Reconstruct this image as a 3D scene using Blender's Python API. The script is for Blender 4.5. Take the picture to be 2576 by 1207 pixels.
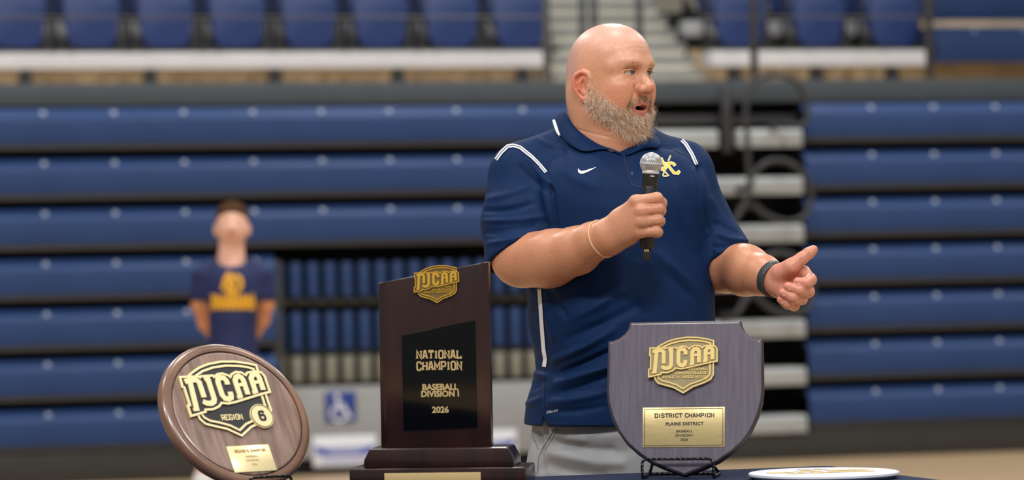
import bpy, bmesh, math, random, os
import numpy as np
from mathutils import Vector, Matrix
from mathutils.bvhtree import BVHTree

for o in list(bpy.data.objects):
    bpy.data.objects.remove(o)
SC = bpy.context.scene
COL = SC.collection
random.seed(7)
RNG = np.random.default_rng(7)

# ------------------------------------------------------------------ camera
FPX = 9660.0                      # 135 mm on a 36 mm wide sensor, 2576 px wide
CAM = Vector((0, 0, 1.30))
ROLL = math.radians(1.0)
PITCH = math.atan(20.5 / FPX)
_F = Vector((0, math.cos(PITCH), math.sin(PITCH)))
_R0 = Vector((1, 0, 0))
_U0 = _R0.cross(_F)
CR = _R0 * math.cos(ROLL) - _U0 * math.sin(ROLL)
CU = _R0 * math.sin(ROLL) + _U0 * math.cos(ROLL)
cam_d = bpy.data.cameras.new('camera')
cam_d.sensor_width = 36.0
cam_d.lens = 135.0
cam_d.clip_start = 0.1
cam_d.clip_end = 200
cam_d.dof.use_dof = True
cam_d.dof.focus_distance = 8.42
cam_d.dof.aperture_fstop = 3.7
cam = bpy.data.objects.new('camera', cam_d)
COL.objects.link(cam)
M = Matrix((CR, CU, -_F)).transposed().to_4x4()
M.translation = CAM
cam.matrix_world = M
SC.camera = cam

# ------------------------------------------------------------------ world, lamps of the hall, exposure
w = bpy.data.worlds.new('hall_air')
SC.world = w
w.use_nodes = True
w.node_tree.nodes['Background'].inputs[0].default_value = (0.92, 0.95, 1.0, 1)
w.node_tree.nodes['Background'].inputs[1].default_value = 0.26
SC.view_settings.view_transform = 'Standard'
SC.view_settings.look = 'None'
SC.view_settings.gamma = 1.0
SC.view_settings.exposure = 0.0
SC.view_settings.use_curve_mapping = False


def hall_lamp(x, y, z, sx, sy, power, aim=None, col=(1.0, 0.975, 0.94)):
    d = bpy.data.lights.new('high_bay_lamp', 'AREA')
    d.shape = 'RECTANGLE'
    d.size, d.size_y = sx, sy
    d.energy = power
    d.color = col
    o = bpy.data.objects.new('high_bay_lamp', d)
    COL.objects.link(o)
    o.location = (x, y, z)
    if aim is not None:
        o.rotation_euler = (Vector(aim) - Vector((x, y, z))).to_track_quat('-Z', 'Y').to_euler()
    return o


for lx, ly, lp in ((-4.5, 2.6, 1000), (0.5, 1.6, 1000), (5.0, 3.4, 700), (-4.5, 8.6, 320), (0.3, 9.2, 320), (5.0, 10.0, 300),
                   (-5.0, 15.5, 560), (0.5, 16.5, 560), (6.0, 17.5, 560), (-4.0, 22.0, 330), (1.5, 23.0, 330), (7.0, 24.0, 330)):
    hall_lamp(lx, ly, 7.6, 1.3, 0.8, lp * 0.5)


def P(px, py, D):
    """point seen at pixel (px,py) of the photograph, D metres in front of the camera"""
    return CAM + _F * D + CR * ((px - 1288.0) / FPX * D) + CU * ((603.5 - py) / FPX * D)


def ray(px, py):
    return (P(px, py, 1.0) - CAM).normalized()


# ------------------------------------------------------------------ helpers: colour, materials
def lin(c):
    return tuple(((v / 255.0) / 12.92 if v <= 10.3 else ((v / 255.0 + 0.055) / 1.055) ** 2.4) for v in c)


MATS = {}


def mat(name, rgb, rough=0.5, metal=0.0, var=0.0, vscale=8.0, vstretch=(1, 1, 1), bump=0.0, bscale=60.0, spec=0.5,
        rgb2=None, sss=0.0, coat=0.0, sheen=0.0):
    m = bpy.data.materials.new(name)
    m.use_nodes = True
    nt = m.node_tree
    b = nt.nodes['Principled BSDF']
    c = lin(rgb)
    b.inputs['Base Color'].default_value = (*c, 1)
    b.inputs['Roughness'].default_value = rough
    b.inputs['Metallic'].default_value = metal
    b.inputs['Specular IOR Level'].default_value = spec
    if coat:
        b.inputs['Coat Weight'].default_value = coat
        b.inputs['Coat Roughness'].default_value = 0.16
    if sheen:
        b.inputs['Sheen Weight'].default_value = sheen
        b.inputs['Sheen Roughness'].default_value = 0.4
    if sss:
        b.inputs['Subsurface Weight'].default_value = sss
        b.inputs['Subsurface Radius'].default_value = (0.012, 0.004, 0.002)
        b.inputs['Subsurface Scale'].default_value = 0.5
    tc = nt.nodes.new('ShaderNodeTexCoord')
    mp = nt.nodes.new('ShaderNodeMapping')
    mp.inputs['Scale'].default_value = vstretch
    nt.links.new(tc.outputs['Object'], mp.inputs[0])
    if var or rgb2:
        n = nt.nodes.new('ShaderNodeTexNoise')
        n.inputs['Scale'].default_value = vscale
        n.inputs['Detail'].default_value = 6
        nt.links.new(mp.outputs[0], n.inputs['Vector'])
        r = nt.nodes.new('ShaderNodeValToRGB')
        r.color_ramp.elements[0].position = 0.34
        r.color_ramp.elements[1].position = 0.66
        if rgb2:
            r.color_ramp.elements[0].color = (*lin(rgb2), 1)
            r.color_ramp.elements[1].color = (*c, 1)
        else:
            r.color_ramp.elements[0].color = (*[v * (1 - var) for v in c], 1)
            r.color_ramp.elements[1].color = (*[min(1, v * (1 + var)) for v in c], 1)
        nt.links.new(n.outputs['Fac'], r.inputs[0])
        nt.links.new(r.outputs[0], b.inputs['Base Color'])
    if bump:
        n2 = nt.nodes.new('ShaderNodeTexNoise')
        n2.inputs['Scale'].default_value = bscale
        n2.inputs['Detail'].default_value = 4
        nt.links.new(mp.outputs[0], n2.inputs['Vector'])
        bp = nt.nodes.new('ShaderNodeBump')
        bp.inputs['Strength'].default_value = bump
        bp.inputs['Distance'].default_value = 0.01
        nt.links.new(n2.outputs['Fac'], bp.inputs['Height'])
        nt.links.new(bp.outputs[0], b.inputs['Normal'])
    MATS[name] = m
    return m


def mat_attr(name, rough=0.5, sss=0.0, spec=0.5, bump=0.0, bscale=200.0, coat=0.0, mottle=0.0):
    """material whose colour is read from the mesh's own colour attribute"""
    m = mat(name, (200, 150, 120), rough=rough, sss=sss, spec=spec, bump=bump, bscale=bscale, coat=coat)
    nt = m.node_tree
    a = nt.nodes.new('ShaderNodeAttribute')
    a.attribute_name = 'Col'
    # fine mottling of the surface colour
    tc = nt.nodes.new('ShaderNodeTexCoord')
    n1 = nt.nodes.new('ShaderNodeTexNoise')
    n1.inputs['Scale'].default_value = 150
    n1.inputs['Detail'].default_value = 9
    n1.inputs['Roughness'].default_value = 0.7
    nt.links.new(tc.outputs['Object'], n1.inputs['Vector'])
    mr = nt.nodes.new('ShaderNodeMapRange')
    mr.inputs['From Min'].default_value = 0.3
    mr.inputs['From Max'].default_value = 0.7
    mr.inputs['To Min'].default_value = 1 - mottle
    mr.inputs['To Max'].default_value = 1 + mottle
    nt.links.new(n1.outputs['Fac'], mr.inputs['Value'])
    mx = nt.nodes.new('ShaderNodeVectorMath')
    mx.operation = 'SCALE'
    nt.links.new(a.outputs['Color'], mx.inputs[0])
    nt.links.new(mr.outputs[0], mx.inputs['Scale'])
    nt.links.new(mx.outputs[0], nt.nodes['Principled BSDF'].inputs['Base Color'])
    return m


# ------------------------------------------------------------------ helpers: objects
def link(o, parent=None):
    COL.objects.link(o)
    if parent is not None:
        o.parent = parent
    return o


def tag(o, label=None, cat=None, group=None, kind=None):
    if label:
        o['label'] = label
    if cat:
        o['category'] = cat
    if group:
        o['group'] = group
    if kind:
        o['kind'] = kind
    return o


def empty(name, loc=(0, 0, 0), rz=0.0, mat4=None):
    o = bpy.data.objects.new(name, None)
    o.empty_display_size = 0.05
    COL.objects.link(o)
    if mat4 is not None:
        o.matrix_world = mat4
    else:
        o.location = loc
        o.rotation_euler = (0, 0, rz)
    bpy.context.view_layer.update()
    return o


def mesh_obj(name, verts, faces, material, parent=None, smooth=False, world=False):
    me = bpy.data.meshes.new(name)
    me.from_pydata([tuple(v) for v in verts], [], [tuple(f) for f in faces])
    me.update()
    if material is not None:
        me.materials.append(material)
    if smooth:
        me.shade_smooth()
    o = bpy.data.objects.new(name, me)
    link(o, parent)
    if world and parent is not None:
        o.matrix_parent_inverse = parent.matrix_world.inverted()
    return o


class MB:
    """collects boxes, prisms, tubes and lathes into one mesh"""
    def __init__(self):
        self.v, self.f = [], []

    def add(self, v, f):
        n = len(self.v)
        self.v += [Vector(p) for p in v]
        self.f += [tuple(i + n for i in q) for q in f]
        return self

    def box(self, x0, x1, y0, y1, z0, z1):
        v = [(x, y, z) for z in (z0, z1) for y in (y0, y1) for x in (x0, x1)]
        return self.add(v, [(0, 2, 3, 1), (4, 5, 7, 6), (0, 1, 5, 4), (2, 6, 7, 3), (0, 4, 6, 2), (1, 3, 7, 5)])

    def prism(self, poly, axis='y', d0=0.0, d1=0.01, inset=0.0):
        """extrude a 2D polygon (CCW) from d0 to d1. axis y: (x,z) plane; axis x: (y,z); axis z: (x,y)"""
        n = len(poly)

        def mk(p, d):
            return {'y': (p[0], d, p[1]), 'x': (d, p[0], p[1]), 'z': (p[0], p[1], d)}[axis]
        v = [mk(p, d0) for p in poly] + [mk(p, d1) for p in poly]
        f = [(i, (i + 1) % n, (i + 1) % n + n, i + n) for i in range(n)]
        f += [tuple(range(n))[::-1], tuple(range(n, 2 * n))]
        return self.add(v, f)

    def tube(self, pts, r, n=8, closed=False, cap=True):
        pts = [Vector(p) for p in pts]
        m = len(pts)
        rs = r if isinstance(r, (list, tuple)) else [r] * m
        v, f = [], []
        up = None
        for i, p in enumerate(pts):
            a = pts[i - 1] if (i > 0 or closed) else p
            b = pts[(i + 1) % m] if (i < m - 1 or closed) else p
            t = (b - a).normalized()
            if up is None:
                up = t.orthogonal().normalized()
            up = (up - t * up.dot(t))
            up = up.normalized() if up.length > 1e-6 else t.orthogonal().normalized()
            s = t.cross(up)
            for k in range(n):
                an = 2 * math.pi * k / n
                v.append(p + (up * math.cos(an) + s * math.sin(an)) * rs[i])
        segs = m if closed else m - 1
        for i in range(segs):
            for k in range(n):
                j = (i + 1) % m
                f.append((i * n + k, i * n + (k + 1) % n, j * n + (k + 1) % n, j * n + k))
        if cap and not closed:
            f.append(tuple(range(n))[::-1])
            f.append(tuple((m - 1) * n + k for k in range(n)))
        return self.add(v, f)

    def lathe(self, prof, n=32, center=(0, 0, 0), cap=True):
        """prof: list of (r,z) ; axis z"""
        cx, cy, cz = center
        v, f = [], []
        for r, z in prof:
            for k in range(n):
                a = 2 * math.pi * k / n
                v.append((cx + r * math.cos(a), cy + r * math.sin(a), cz + z))
        for i in range(len(prof) - 1):
            for k in range(n):
                f.append((i * n + k, i * n + (k + 1) % n, (i + 1) * n + (k + 1) % n, (i + 1) * n + k))
        if cap:
            f.append(tuple(range(n))[::-1])
            f.append(tuple((len(prof) - 1) * n + k for k in range(n)))
        return self.add(v, f)

    def ribbon(self, pts, wd, d0=0.0, d1=0.001, closed=False, axis='y'):
        """thick 2D stroke with mitred joints, extruded"""
        pts = [Vector((p[0], p[1])) for p in pts]
        m = len(pts)
        L, R_ = [], []
        for i, p in enumerate(pts):
            a = pts[i - 1] if (i > 0 or closed) else None
            b = pts[(i + 1) % m] if (i < m - 1 or closed) else None
            d1v = (p - a).normalized() if a is not None and (p - a).length > 1e-9 else None
            d2v = (b - p).normalized() if b is not None and (b - p).length > 1e-9 else None
            if d1v is None:
                d1v = d2v
            if d2v is None:
                d2v = d1v
            n1 = Vector((-d1v.y, d1v.x))
            n2 = Vector((-d2v.y, d2v.x))
            nn = n1 + n2
            if nn.length < 1e-6:
                nn = n1
            nn.normalize()
            s = wd / 2 / max(0.45, nn.dot(n1))
            L.append(p + nn * s)
            R_.append(p - nn * s)
        segs = m if closed else m - 1
        for i in range(segs):
            j = (i + 1) % m
            self.prism([L[i], R_[i], R_[j], L[j]], axis, d0, d1)
        return self

    def xf(self, M4):
        self.v = [M4 @ p for p in self.v]
        return self

    def build(self, name, material, parent=None, smooth=False, bevel=0.0, world=False, seg=2):
        o = mesh_obj(name, self.v, self.f, material, parent, smooth, world)
        bm = bmesh.new()
        bm.from_mesh(o.data)
        bmesh.ops.recalc_face_normals(bm, faces=bm.faces)
        if bevel:
            bmesh.ops.remove_doubles(bm, verts=bm.verts, dist=1e-6)
            ed = [e for e in bm.edges if len(e.link_faces) == 2 and e.calc_face_angle() > 0.5]
            bmesh.ops.bevel(bm, geom=ed, offset=bevel, segments=seg, profile=0.5, affect='EDGES')
        bm.to_mesh(o.data)
        bm.free()
        if bevel or smooth:
            o.data.shade_smooth()
            if hasattr(o.data, 'set_sharp_from_angle'):
                o.data.set_sharp_from_angle(angle=math.radians(38))
        return o


def text_mesh(s, size, depth=0.0006, bold=0.0, align='CENTER', spacing=1.0):
    """default typeface lettering as verts/faces in the x,z plane, front towards -y, baseline at z=0"""
    c = bpy.data.curves.new('lettering', 'FONT')
    c.body = s
    c.size = size
    c.align_x = align
    c.extrude = depth / 2
    c.offset = bold
    c.space_character = spacing
    c.resolution_u = 3
    o = bpy.data.objects.new('lettering', c)
    COL.objects.link(o)
    dg = bpy.context.evaluated_depsgraph_get()
    me = bpy.data.meshes.new_from_object(o.evaluated_get(dg))
    v = [Vector((p.co.x, -p.co.z, p.co.y)) for p in me.vertices]
    f = [tuple(p.vertices) for p in me.polygons]
    bpy.data.objects.remove(o)
    bpy.data.meshes.remove(me)
    return v, f


# block slab lettering drawn with strokes on a 4 x 6 grid
SLAB = {
    'A': ([[(0, 0), (1.45, 6), (2.55, 6), (4, 0)], [(0.7, 1.9), (3.3, 1.9)]], [(0, 0), (4, 0)]),
    'C': ([[(4, 4.2), (4, 5), (3.2, 6), (0.8, 6), (0, 5), (0, 1), (0.8, 0), (3.2, 0), (4, 1), (4, 1.8)]], []),
    'D': ([[(0, 0), (0, 6), (3, 6), (4, 5), (4, 1), (3, 0), (0, 0)]], [(0, 0), (0, 6)]),
    'E': ([[(4, 4.8), (4, 6), (0, 6), (0, 0), (4, 0), (4, 1.2)], [(0, 3), (2.6, 3)]], [(0, 0), (0, 6)]),
    'G': ([[(4, 4.4), (4, 5), (3.2, 6), (0.8, 6), (0, 5), (0, 1), (0.8, 0), (3.2, 0), (4, 1), (4, 2.6), (2.2, 2.6)]], []),
    'H': ([[(0, 0), (0, 6)], [(4, 0), (4, 6)], [(0, 3), (4, 3)]], [(0, 0), (4, 0), (0, 6), (4, 6)]),
    'I': ([[(1, 0), (1, 6)]], [(1, 0), (1, 6)]),
    'J': ([[(3.4, 6), (3.4, 1), (2.6, 0), (0.8, 0), (0, 1), (0, 2)]], [(3.4, 6)]),
    'L': ([[(0.4, 6), (0.4, 0), (4, 0), (4, 1.6)]], [(0.4, 6), (0.4, 0)]),
    'M': ([[(0, 0), (0, 6), (2.4, 2), (4.8, 6), (4.8, 0)]], [(0, 0), (4.8, 0)]),
    'N': ([[(0, 0), (0, 6), (4, 0), (4, 6)]], [(0, 0), (4, 6)]),
    'O': ([[(0.8, 0), (0, 1), (0, 5), (0.8, 6), (3.2, 6), (4, 5), (4, 1), (3.2, 0), (0.8, 0)]], []),
    'P': ([[(0, 0), (0, 6), (3.2, 6), (4, 5.2), (4, 3.4), (3.2, 2.6), (0, 2.6)]], [(0, 0), (0, 6)]),
    'R': ([[(0, 0), (0, 6), (3.2, 6), (4, 5.2), (4, 3.6), (3.2, 2.8), (0, 2.8)], [(2.2, 2.8), (4, 0)]], [(0, 0), (0, 6), (4, 0)]),
    'S': ([[(4, 4.6), (4, 5.2), (3.2, 6), (0.8, 6), (0, 5.2), (0, 3.8), (0.8, 3.1), (3.2, 2.9), (4, 2.2), (4, 0.8), (3.2, 0), (0.8, 0),
            (0, 0.8), (0, 1.4)]], []),
    'T': ([[(0, 4.6), (0, 6), (4, 6), (4, 4.6)], [(2, 6), (2, 0)]], [(2, 0)]),
    'U': ([[(0, 6), (0, 1), (0.8, 0), (3.2, 0), (4, 1), (4, 6)]], [(0, 6), (4, 6)]),
    '6': ([[(4, 5), (3.2, 6), (0.8, 6), (0, 5), (0, 1), (0.8, 0), (3.2, 0), (4, 1), (4, 2.6), (3.2, 3.5), (0, 3.5)]], []),
    ' ': ([], []),
}


def slab_text(mb, s, width, height, cx, z0, d0, d1, thick=1.25, skew=0.0, serif=True, gap=2.0):
    """centred block lettering of a given overall width, in the x,z plane"""
    adv = []
    d0_ = d0
    for ch in s:
        adv.append({'I': 2.0, 'M': 4.8, ' ': 1.2}.get(ch, 4.0))
    total = sum(adv) + gap * (len(s) - 1)
    sx = width / total
    sz = height / 6.0
    x = 0.0
    for ch, a in zip(s, adv):
        strokes, ser = SLAB[ch]

        def tr(p):
            z = p[1]
            return ((x + p[0]) * sx - width / 2 + cx + skew * z * sz, z0 + z * sz * (1 - thick / 6 * 0.0))
        th = thick * min(sx, sz)
        for si, st in enumerate(strokes):
            d0 = d0_ - 4e-5 * si
            pts = [tr(p) for p in st]
            closed = st[0] == st[-1]
            mb.ribbon(pts[:-1] if closed else pts, th, d0, d1, closed)
        if serif:
            for p in ser:
                q = tr(p)
                h = th * 0.62
                zz = q[1] + (h / 2 if p[1] < 3 else -h / 2)
                mb.ribbon([(q[0] - th * 0.78, zz), (q[0] + th * 0.78, zz)], h, d0_ - 1.2e-4, d1)
        x += a + gap
    return mb


# ------------------------------------------------------------------ implicit-surface modelling (bodies, cloth)
def smin(a, b, k):
    if k <= 0:
        return np.minimum(a, b)
    h = np.clip(k - np.abs(a - b), 0, None) / k
    return np.minimum(a, b) - h * h * k * 0.25


def smax(a, b, k):
    return -smin(-a, -b, k)


def s_ell(p, c, r, R=None):
    q = p - np.array(c, np.float32)
    if R is not None:
        q = q @ np.array(R, np.float32)
    r = np.array(r, np.float32)
    k0 = np.sqrt(((q / r) ** 2).sum(1)) + 1e-9
    k1 = np.sqrt(((q / (r * r)) ** 2).sum(1)) + 1e-9
    return k0 * (k0 - 1) / k1


def s_cone(p, a, b, ra, rb):
    a = np.array(a, np.float32)
    b = np.array(b, np.float32)
    ab = b - a
    L = float(ab @ ab) + 1e-12
    t = np.clip(((p - a) @ ab) / L, 0, 1)
    d = p - a - t[:, None] * ab
    return np.sqrt((d * d).sum(1)) - (ra + (rb - ra) * t)


def s_chain(p, pts, rs, k=0.0):
    d = None
    for i in range(len(pts) - 1):
        e = s_cone(p, pts[i], pts[i + 1], rs[i], rs[i + 1])
        d = e if d is None else smin(d, e, k)
    return d


def s_plane(p, o, n):
    n = np.array(n, np.float32)
    n = n / np.linalg.norm(n)
    return (p - np.array(o, np.float32)) @ n


def sdf_grid(fn, lo, hi, h):
    lo = np.array(lo, np.float32)
    hi = np.array(hi, np.float32)
    S = 4
    nc = np.ceil((hi - lo) / (S * h)).astype(int) + 1
    ax = [lo[i] + np.arange(nc[i]) * S * h for i in range(3)]
    g = np.stack(np.meshgrid(*ax, indexing='ij'), -1).reshape(-1, 3).astype(np.float32)
    cv = fn(g).reshape(nc)
    # cells whose corners come near the surface are resolved finely
    near = np.abs(cv) < S * h * 2.0
    cell = np.zeros(nc - 1, bool)
    for dx in (0, 1):
        for dy in (0, 1):
            for dz in (0, 1):
                cell |= near[dx:nc[0] - 1 + dx, dy:nc[1] - 1 + dy, dz:nc[2] - 1 + dz]
    n = (nc - 1) * S + 1
    V = np.repeat(np.repeat(np.repeat(cv[:-1, :-1, :-1], S, 0), S, 1), S, 2)
    V = np.pad(V, ((0, 1), (0, 1), (0, 1)), mode='edge')
    mk = np.repeat(np.repeat(np.repeat(cell, S, 0), S, 1), S, 2)
    mk = np.pad(mk, ((0, 1), (0, 1), (0, 1)))
    m2 = mk.copy()
    m2[1:] |= mk[:-1]
    m3 = m2.copy()
    m3[:, 1:] |= m2[:, :-1]
    m4 = m3.copy()
    m4[:, :, 1:] |= m3[:, :, :-1]
    idx = np.argwhere(m4)
    for s in range(0, len(idx), 400000):
        ii = idx[s:s + 400000]
        V[ii[:, 0], ii[:, 1], ii[:, 2]] = fn((lo + ii * h).astype(np.float32))
    return V, lo, n


def surface_nets(V, lo, h):
    nx, ny, nz = V.shape
    ins = V < 0
    cs = [(i, j, k) for i in (0, 1) for j in (0, 1) for k in (0, 1)]
    cnt = np.zeros((nx - 1, ny - 1, nz - 1), np.int8)
    for (i, j, k) in cs:
        cnt += ins[i:nx - 1 + i, j:ny - 1 + j, k:nz - 1 + k]
    act = np.argwhere((cnt > 0) & (cnt < 8))
    vid = -np.ones((nx - 1, ny - 1, nz - 1), np.int64)
    vid[act[:, 0], act[:, 1], act[:, 2]] = np.arange(len(act))
    vals = {c: V[act[:, 0] + c[0], act[:, 1] + c[1], act[:, 2] + c[2]] for c in cs}
    acc = np.zeros((len(act), 3))
    num = np.zeros(len(act))
    for a in cs:
        for d in range(3):
            if a[d] == 0:
                b = list(a)
                b[d] = 1
                b = tuple(b)
                va, vb = vals[a], vals[b]
                cr = (va < 0) != (vb < 0)
                t = np.where(cr, va / np.where(np.abs(va - vb) < 1e-12, 1e-12, va - vb), 0)
                pt = np.array(a, float)[None, :].repeat(len(act), 0)
                pt[:, d] += t
                acc[cr] += pt[cr]
                num[cr] += 1
    pos = lo + (act + acc / num[:, None]) * h
    faces = []
    for d in range(3):
        e1, e2 = (d + 1) % 3, (d + 2) % 3
        sl0 = [slice(None)] * 3
        sl1 = [slice(None)] * 3
        sl0[d] = slice(0, -1)
        sl1[d] = slice(1, None)
        ch = ins[tuple(sl0)] != ins[tuple(sl1)]
        e = np.argwhere(ch)
        ok = (e[:, e1] > 0) & (e[:, e2] > 0) & (e[:, e1] < V.shape[e1] - 1) & (e[:, e2] < V.shape[e2] - 1)
        e = e[ok]
        sgn = ins[e[:, 0], e[:, 1], e[:, 2]]
        q = []
        for (o1, o2) in ((0, 0), (-1, 0), (-1, -1), (0, -1)):
            c = e.copy()
            c[:, e1] += o1
            c[:, e2] += o2
            q.append(vid[c[:, 0], c[:, 1], c[:, 2]])
        q = np.stack(q, 1)
        q[~sgn] = q[~sgn][:, ::-1]
        faces.append(q)
    faces = np.concatenate(faces)
    faces = faces[(faces >= 0).all(1)]
    return pos, faces


def relax(pos, faces, it=2, lam=0.5):
    e = np.concatenate([faces[:, [0, 1]], faces[:, [1, 2]], faces[:, [2, 3]], faces[:, [3, 0]]])
    n = len(pos)
    deg = np.bincount(e[:, 0], minlength=n) + np.bincount(e[:, 1], minlength=n)
    for _ in range(it):
        s = np.zeros_like(pos)
        for d in range(3):
            s[:, d] = np.bincount(e[:, 0], pos[e[:, 1], d], n) + np.bincount(e[:, 1], pos[e[:, 0], d], n)
        pos = pos + lam * (s / np.maximum(deg, 1)[:, None] - pos)
    return pos


def vnormals(pos, faces):
    a = pos[faces[:, 2]] - pos[faces[:, 0]]
    b = pos[faces[:, 3]] - pos[faces[:, 1]]
    fn = np.cross(a, b)
    n = np.zeros_like(pos)
    for i in range(4):
        for d in range(3):
            n[:, d] += np.bincount(faces[:, i], fn[:, d], len(pos))
    return n / (np.linalg.norm(n, axis=1)[:, None] + 1e-12)


def sdf_mesh(fn, lo, hi, h, it=2):
    V, lo2, _ = sdf_grid(fn, lo, hi, h)
    pos, faces = surface_nets(V, lo2, h)
    return relax(pos, faces, it), faces


def quad_obj(name, pos, faces, material, parent=None, col=None):
    me = bpy.data.meshes.new(name)
    nv, nf = len(pos), len(faces)
    k = faces.shape[1]
    me.vertices.add(nv)
    me.vertices.foreach_set('co', np.ascontiguousarray(pos, np.float32).ravel())
    me.loops.add(nf * k)
    me.loops.foreach_set('vertex_index', np.ascontiguousarray(faces, np.int32).ravel())
    me.polygons.add(nf)
    me.polygons.foreach_set('loop_start', np.arange(0, nf * k, k, dtype=np.int32))
    me.polygons.foreach_set('loop_total', np.full(nf, k, np.int32))
    me.update(calc_edges=True)
    me.validate()
    me.shade_smooth()
    if col is not None:
        at = me.color_attributes.new('Col', 'FLOAT_COLOR', 'POINT')
        c4 = np.ones((nv, 4), np.float32)
        c4[:, :3] = col
        at.data.foreach_set('color', c4.ravel())
    me.materials.append(material)
    o = bpy.data.objects.new(name, me)
    link(o, parent)
    if parent is not None:
        o.matrix_parent_inverse = parent.matrix_world.inverted()
    return o


def hair_mesh(name, roots, dirs, lens, rad, curl, cols, material, parent, seg=4, droop=0.0):
    """short hairs: tapered three-sided strands"""
    N = len(roots)
    up = np.array([0, 0, -1.0])
    rnd = RNG.normal(size=(N, 3))
    side = np.cross(dirs, rnd)
    side /= np.linalg.norm(side, axis=1)[:, None] + 1e-9
    sd2 = np.cross(dirs, side)
    P_ = np.zeros((N, seg + 1, 3))
    for i in range(seg + 1):
        t = i / seg
        P_[:, i] = roots + dirs * (lens * t)[:, None] + side * (lens * curl * math.sin(t * 2.6) * 0.6)[:, None] + sd2 * (lens * curl * (math.cos(t * 3.4) - 1) * 0.22)[:, None] + up * (lens * droop * t * t)[:, None]
    s2 = np.cross(dirs, side)
    V = np.zeros((N, seg + 1, 3, 3))
    for i in range(seg + 1):
        r = rad * (1 - 0.75 * i / seg)
        for k in range(3):
            a = 2 * math.pi * k / 3
            V[:, i, k] = P_[:, i] + (side * math.cos(a) + s2 * math.sin(a)) * r[:, None]
    base = (np.arange(N) * (seg + 1) * 3)[:, None, None]
    F = []
    for i in range(seg):
        for k in range(3):
            F.append(np.stack([i * 3 + k, i * 3 + (k + 1) % 3, (i + 1) * 3 + (k + 1) % 3, (i + 1) * 3 + k]))
    F = np.array(F)[None, :, :] + base
    C = np.repeat(cols, (seg + 1) * 3, axis=0)
    return quad_obj(name, V.reshape(-1, 3), F.reshape(-1, 4), material, parent, C)


# ================================================================== THE HALL
GA = math.radians(16.0)
GC, GS = math.cos(GA), math.sin(GA)
GY = 23.85


def gp(a, b, z):
    return Vector((a * GC - b * GS, GY + a * GS + b * GC, z))


def a_of(px, b=0.0):
    q = (px - 1288.0) / FPX
    return (q * (GY + b * GC) + b * GS) / (GC - q * GS)


def gthing(name, a, b, z, label=None, cat=None, group=None, kind=None):
    o = empty(name, gp(a, b, z), GA)
    return tag(o, label, cat, group, kind)


m_floor = mat('court_maple', (186, 158, 122), rough=0.38, var=0.07, vscale=1.6, vstretch=(0.4, 9, 1))
m_deck = mat('deck_wood', (190, 160, 118), rough=0.5, var=0.1, vscale=2)
m_wall = mat('wall_paint', (196, 190, 172), rough=0.8, var=0.04, vscale=1)
m_seatblue = mat('seat_blue_plastic', (40, 65, 111), spec=0.3, rough=0.48, var=0.05, vscale=3)
m_trim = mat('bleacher_trim', (54, 53, 56), rough=0.5, var=0.06)
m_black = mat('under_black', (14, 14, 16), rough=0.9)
m_fascia = mat('fascia_grey', (62, 70, 76), rough=0.6, var=0.05)
m_cap = mat('cap_grey', (160, 170, 192), rough=0.3)
m_alu = mat('tread_aluminium', (178, 182, 182), rough=0.45, metal=0.2, var=0.05)
m_rail = mat('rail_charcoal', (52, 52, 54), rough=0.45)
m_white = mat('platform_white', (236, 236, 238), rough=0.6, var=0.04)
m_chair = mat('chair_blue', (44, 66, 124), rough=0.4, var=0.06)
m_chairblk = mat('chair_black', (26, 26, 28), rough=0.5)
m_step = mat('step_concrete', (226, 223, 206), rough=0.8, var=0.06)
m_ply = mat('riser_ply', (228, 200, 158), rough=0.6, var=0.14, vscale=3)
m_kick = mat('kick_dark', (48, 47, 42), rough=0.6, var=0.08)
m_panelgrey = mat('panel_grey', (150, 152, 152), rough=0.6, var=0.04)
m_slatgrey = mat('slat_beige', (128, 126, 112), rough=0.6)
m_signblue = mat('sign_blue', (34, 58, 132), rough=0.4)
m_signwhite = mat('sign_white', (226, 229, 236), rough=0.45)

# floor, upper deck, back wall
FZ = -0.07
tag(MB().box(-16, 16, -4, 46, FZ - 0.06, FZ).build('floor', m_floor), 'polished pale maple court floor', 'floor', kind='structure')
o = MB().box(-7, 8, 0.12, 10.2, -0.10, 0.0).build('floor_upper', m_deck)
o.location = gp(0, 0, 2.335)
o.rotation_euler = (0, 0, GA)
tag(o, 'raised upper concourse deck of tan wood', 'floor', kind='structure')
o = MB().box(-7, 8, 10.2, 10.4, -2.4, 5.0).build('wall_back', m_wall)
o.location = gp(0, 0, 2.4)
o.rotation_euler = (0, 0, GA)
tag(o, 'beige painted wall behind the upper seats', 'wall', kind='structure')
o = MB().box(-7, 8, 0.06, 0.13, -0.14, 0.0).build('trim_1', m_fascia, bevel=0.006)
o.location = gp(0, 0, 2.34)
o.rotation_euler = (0, 0, GA)
tag(o, 'long grey fascia along the edge of the upper deck', 'trim', kind='structure')
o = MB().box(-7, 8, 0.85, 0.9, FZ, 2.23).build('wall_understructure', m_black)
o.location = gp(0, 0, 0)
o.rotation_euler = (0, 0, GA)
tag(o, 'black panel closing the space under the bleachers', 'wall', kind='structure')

ROWZ = [2.159 - 0.302 * k for k in range(7)]


def row_profile():
    return [(0.0, -0.185), (0.0, -0.035), (0.058, 0.029), (0.09, 0.029), (0.09, -0.01), (0.03, -0.06), (0.03, -0.185)]


cap_me = None


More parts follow.
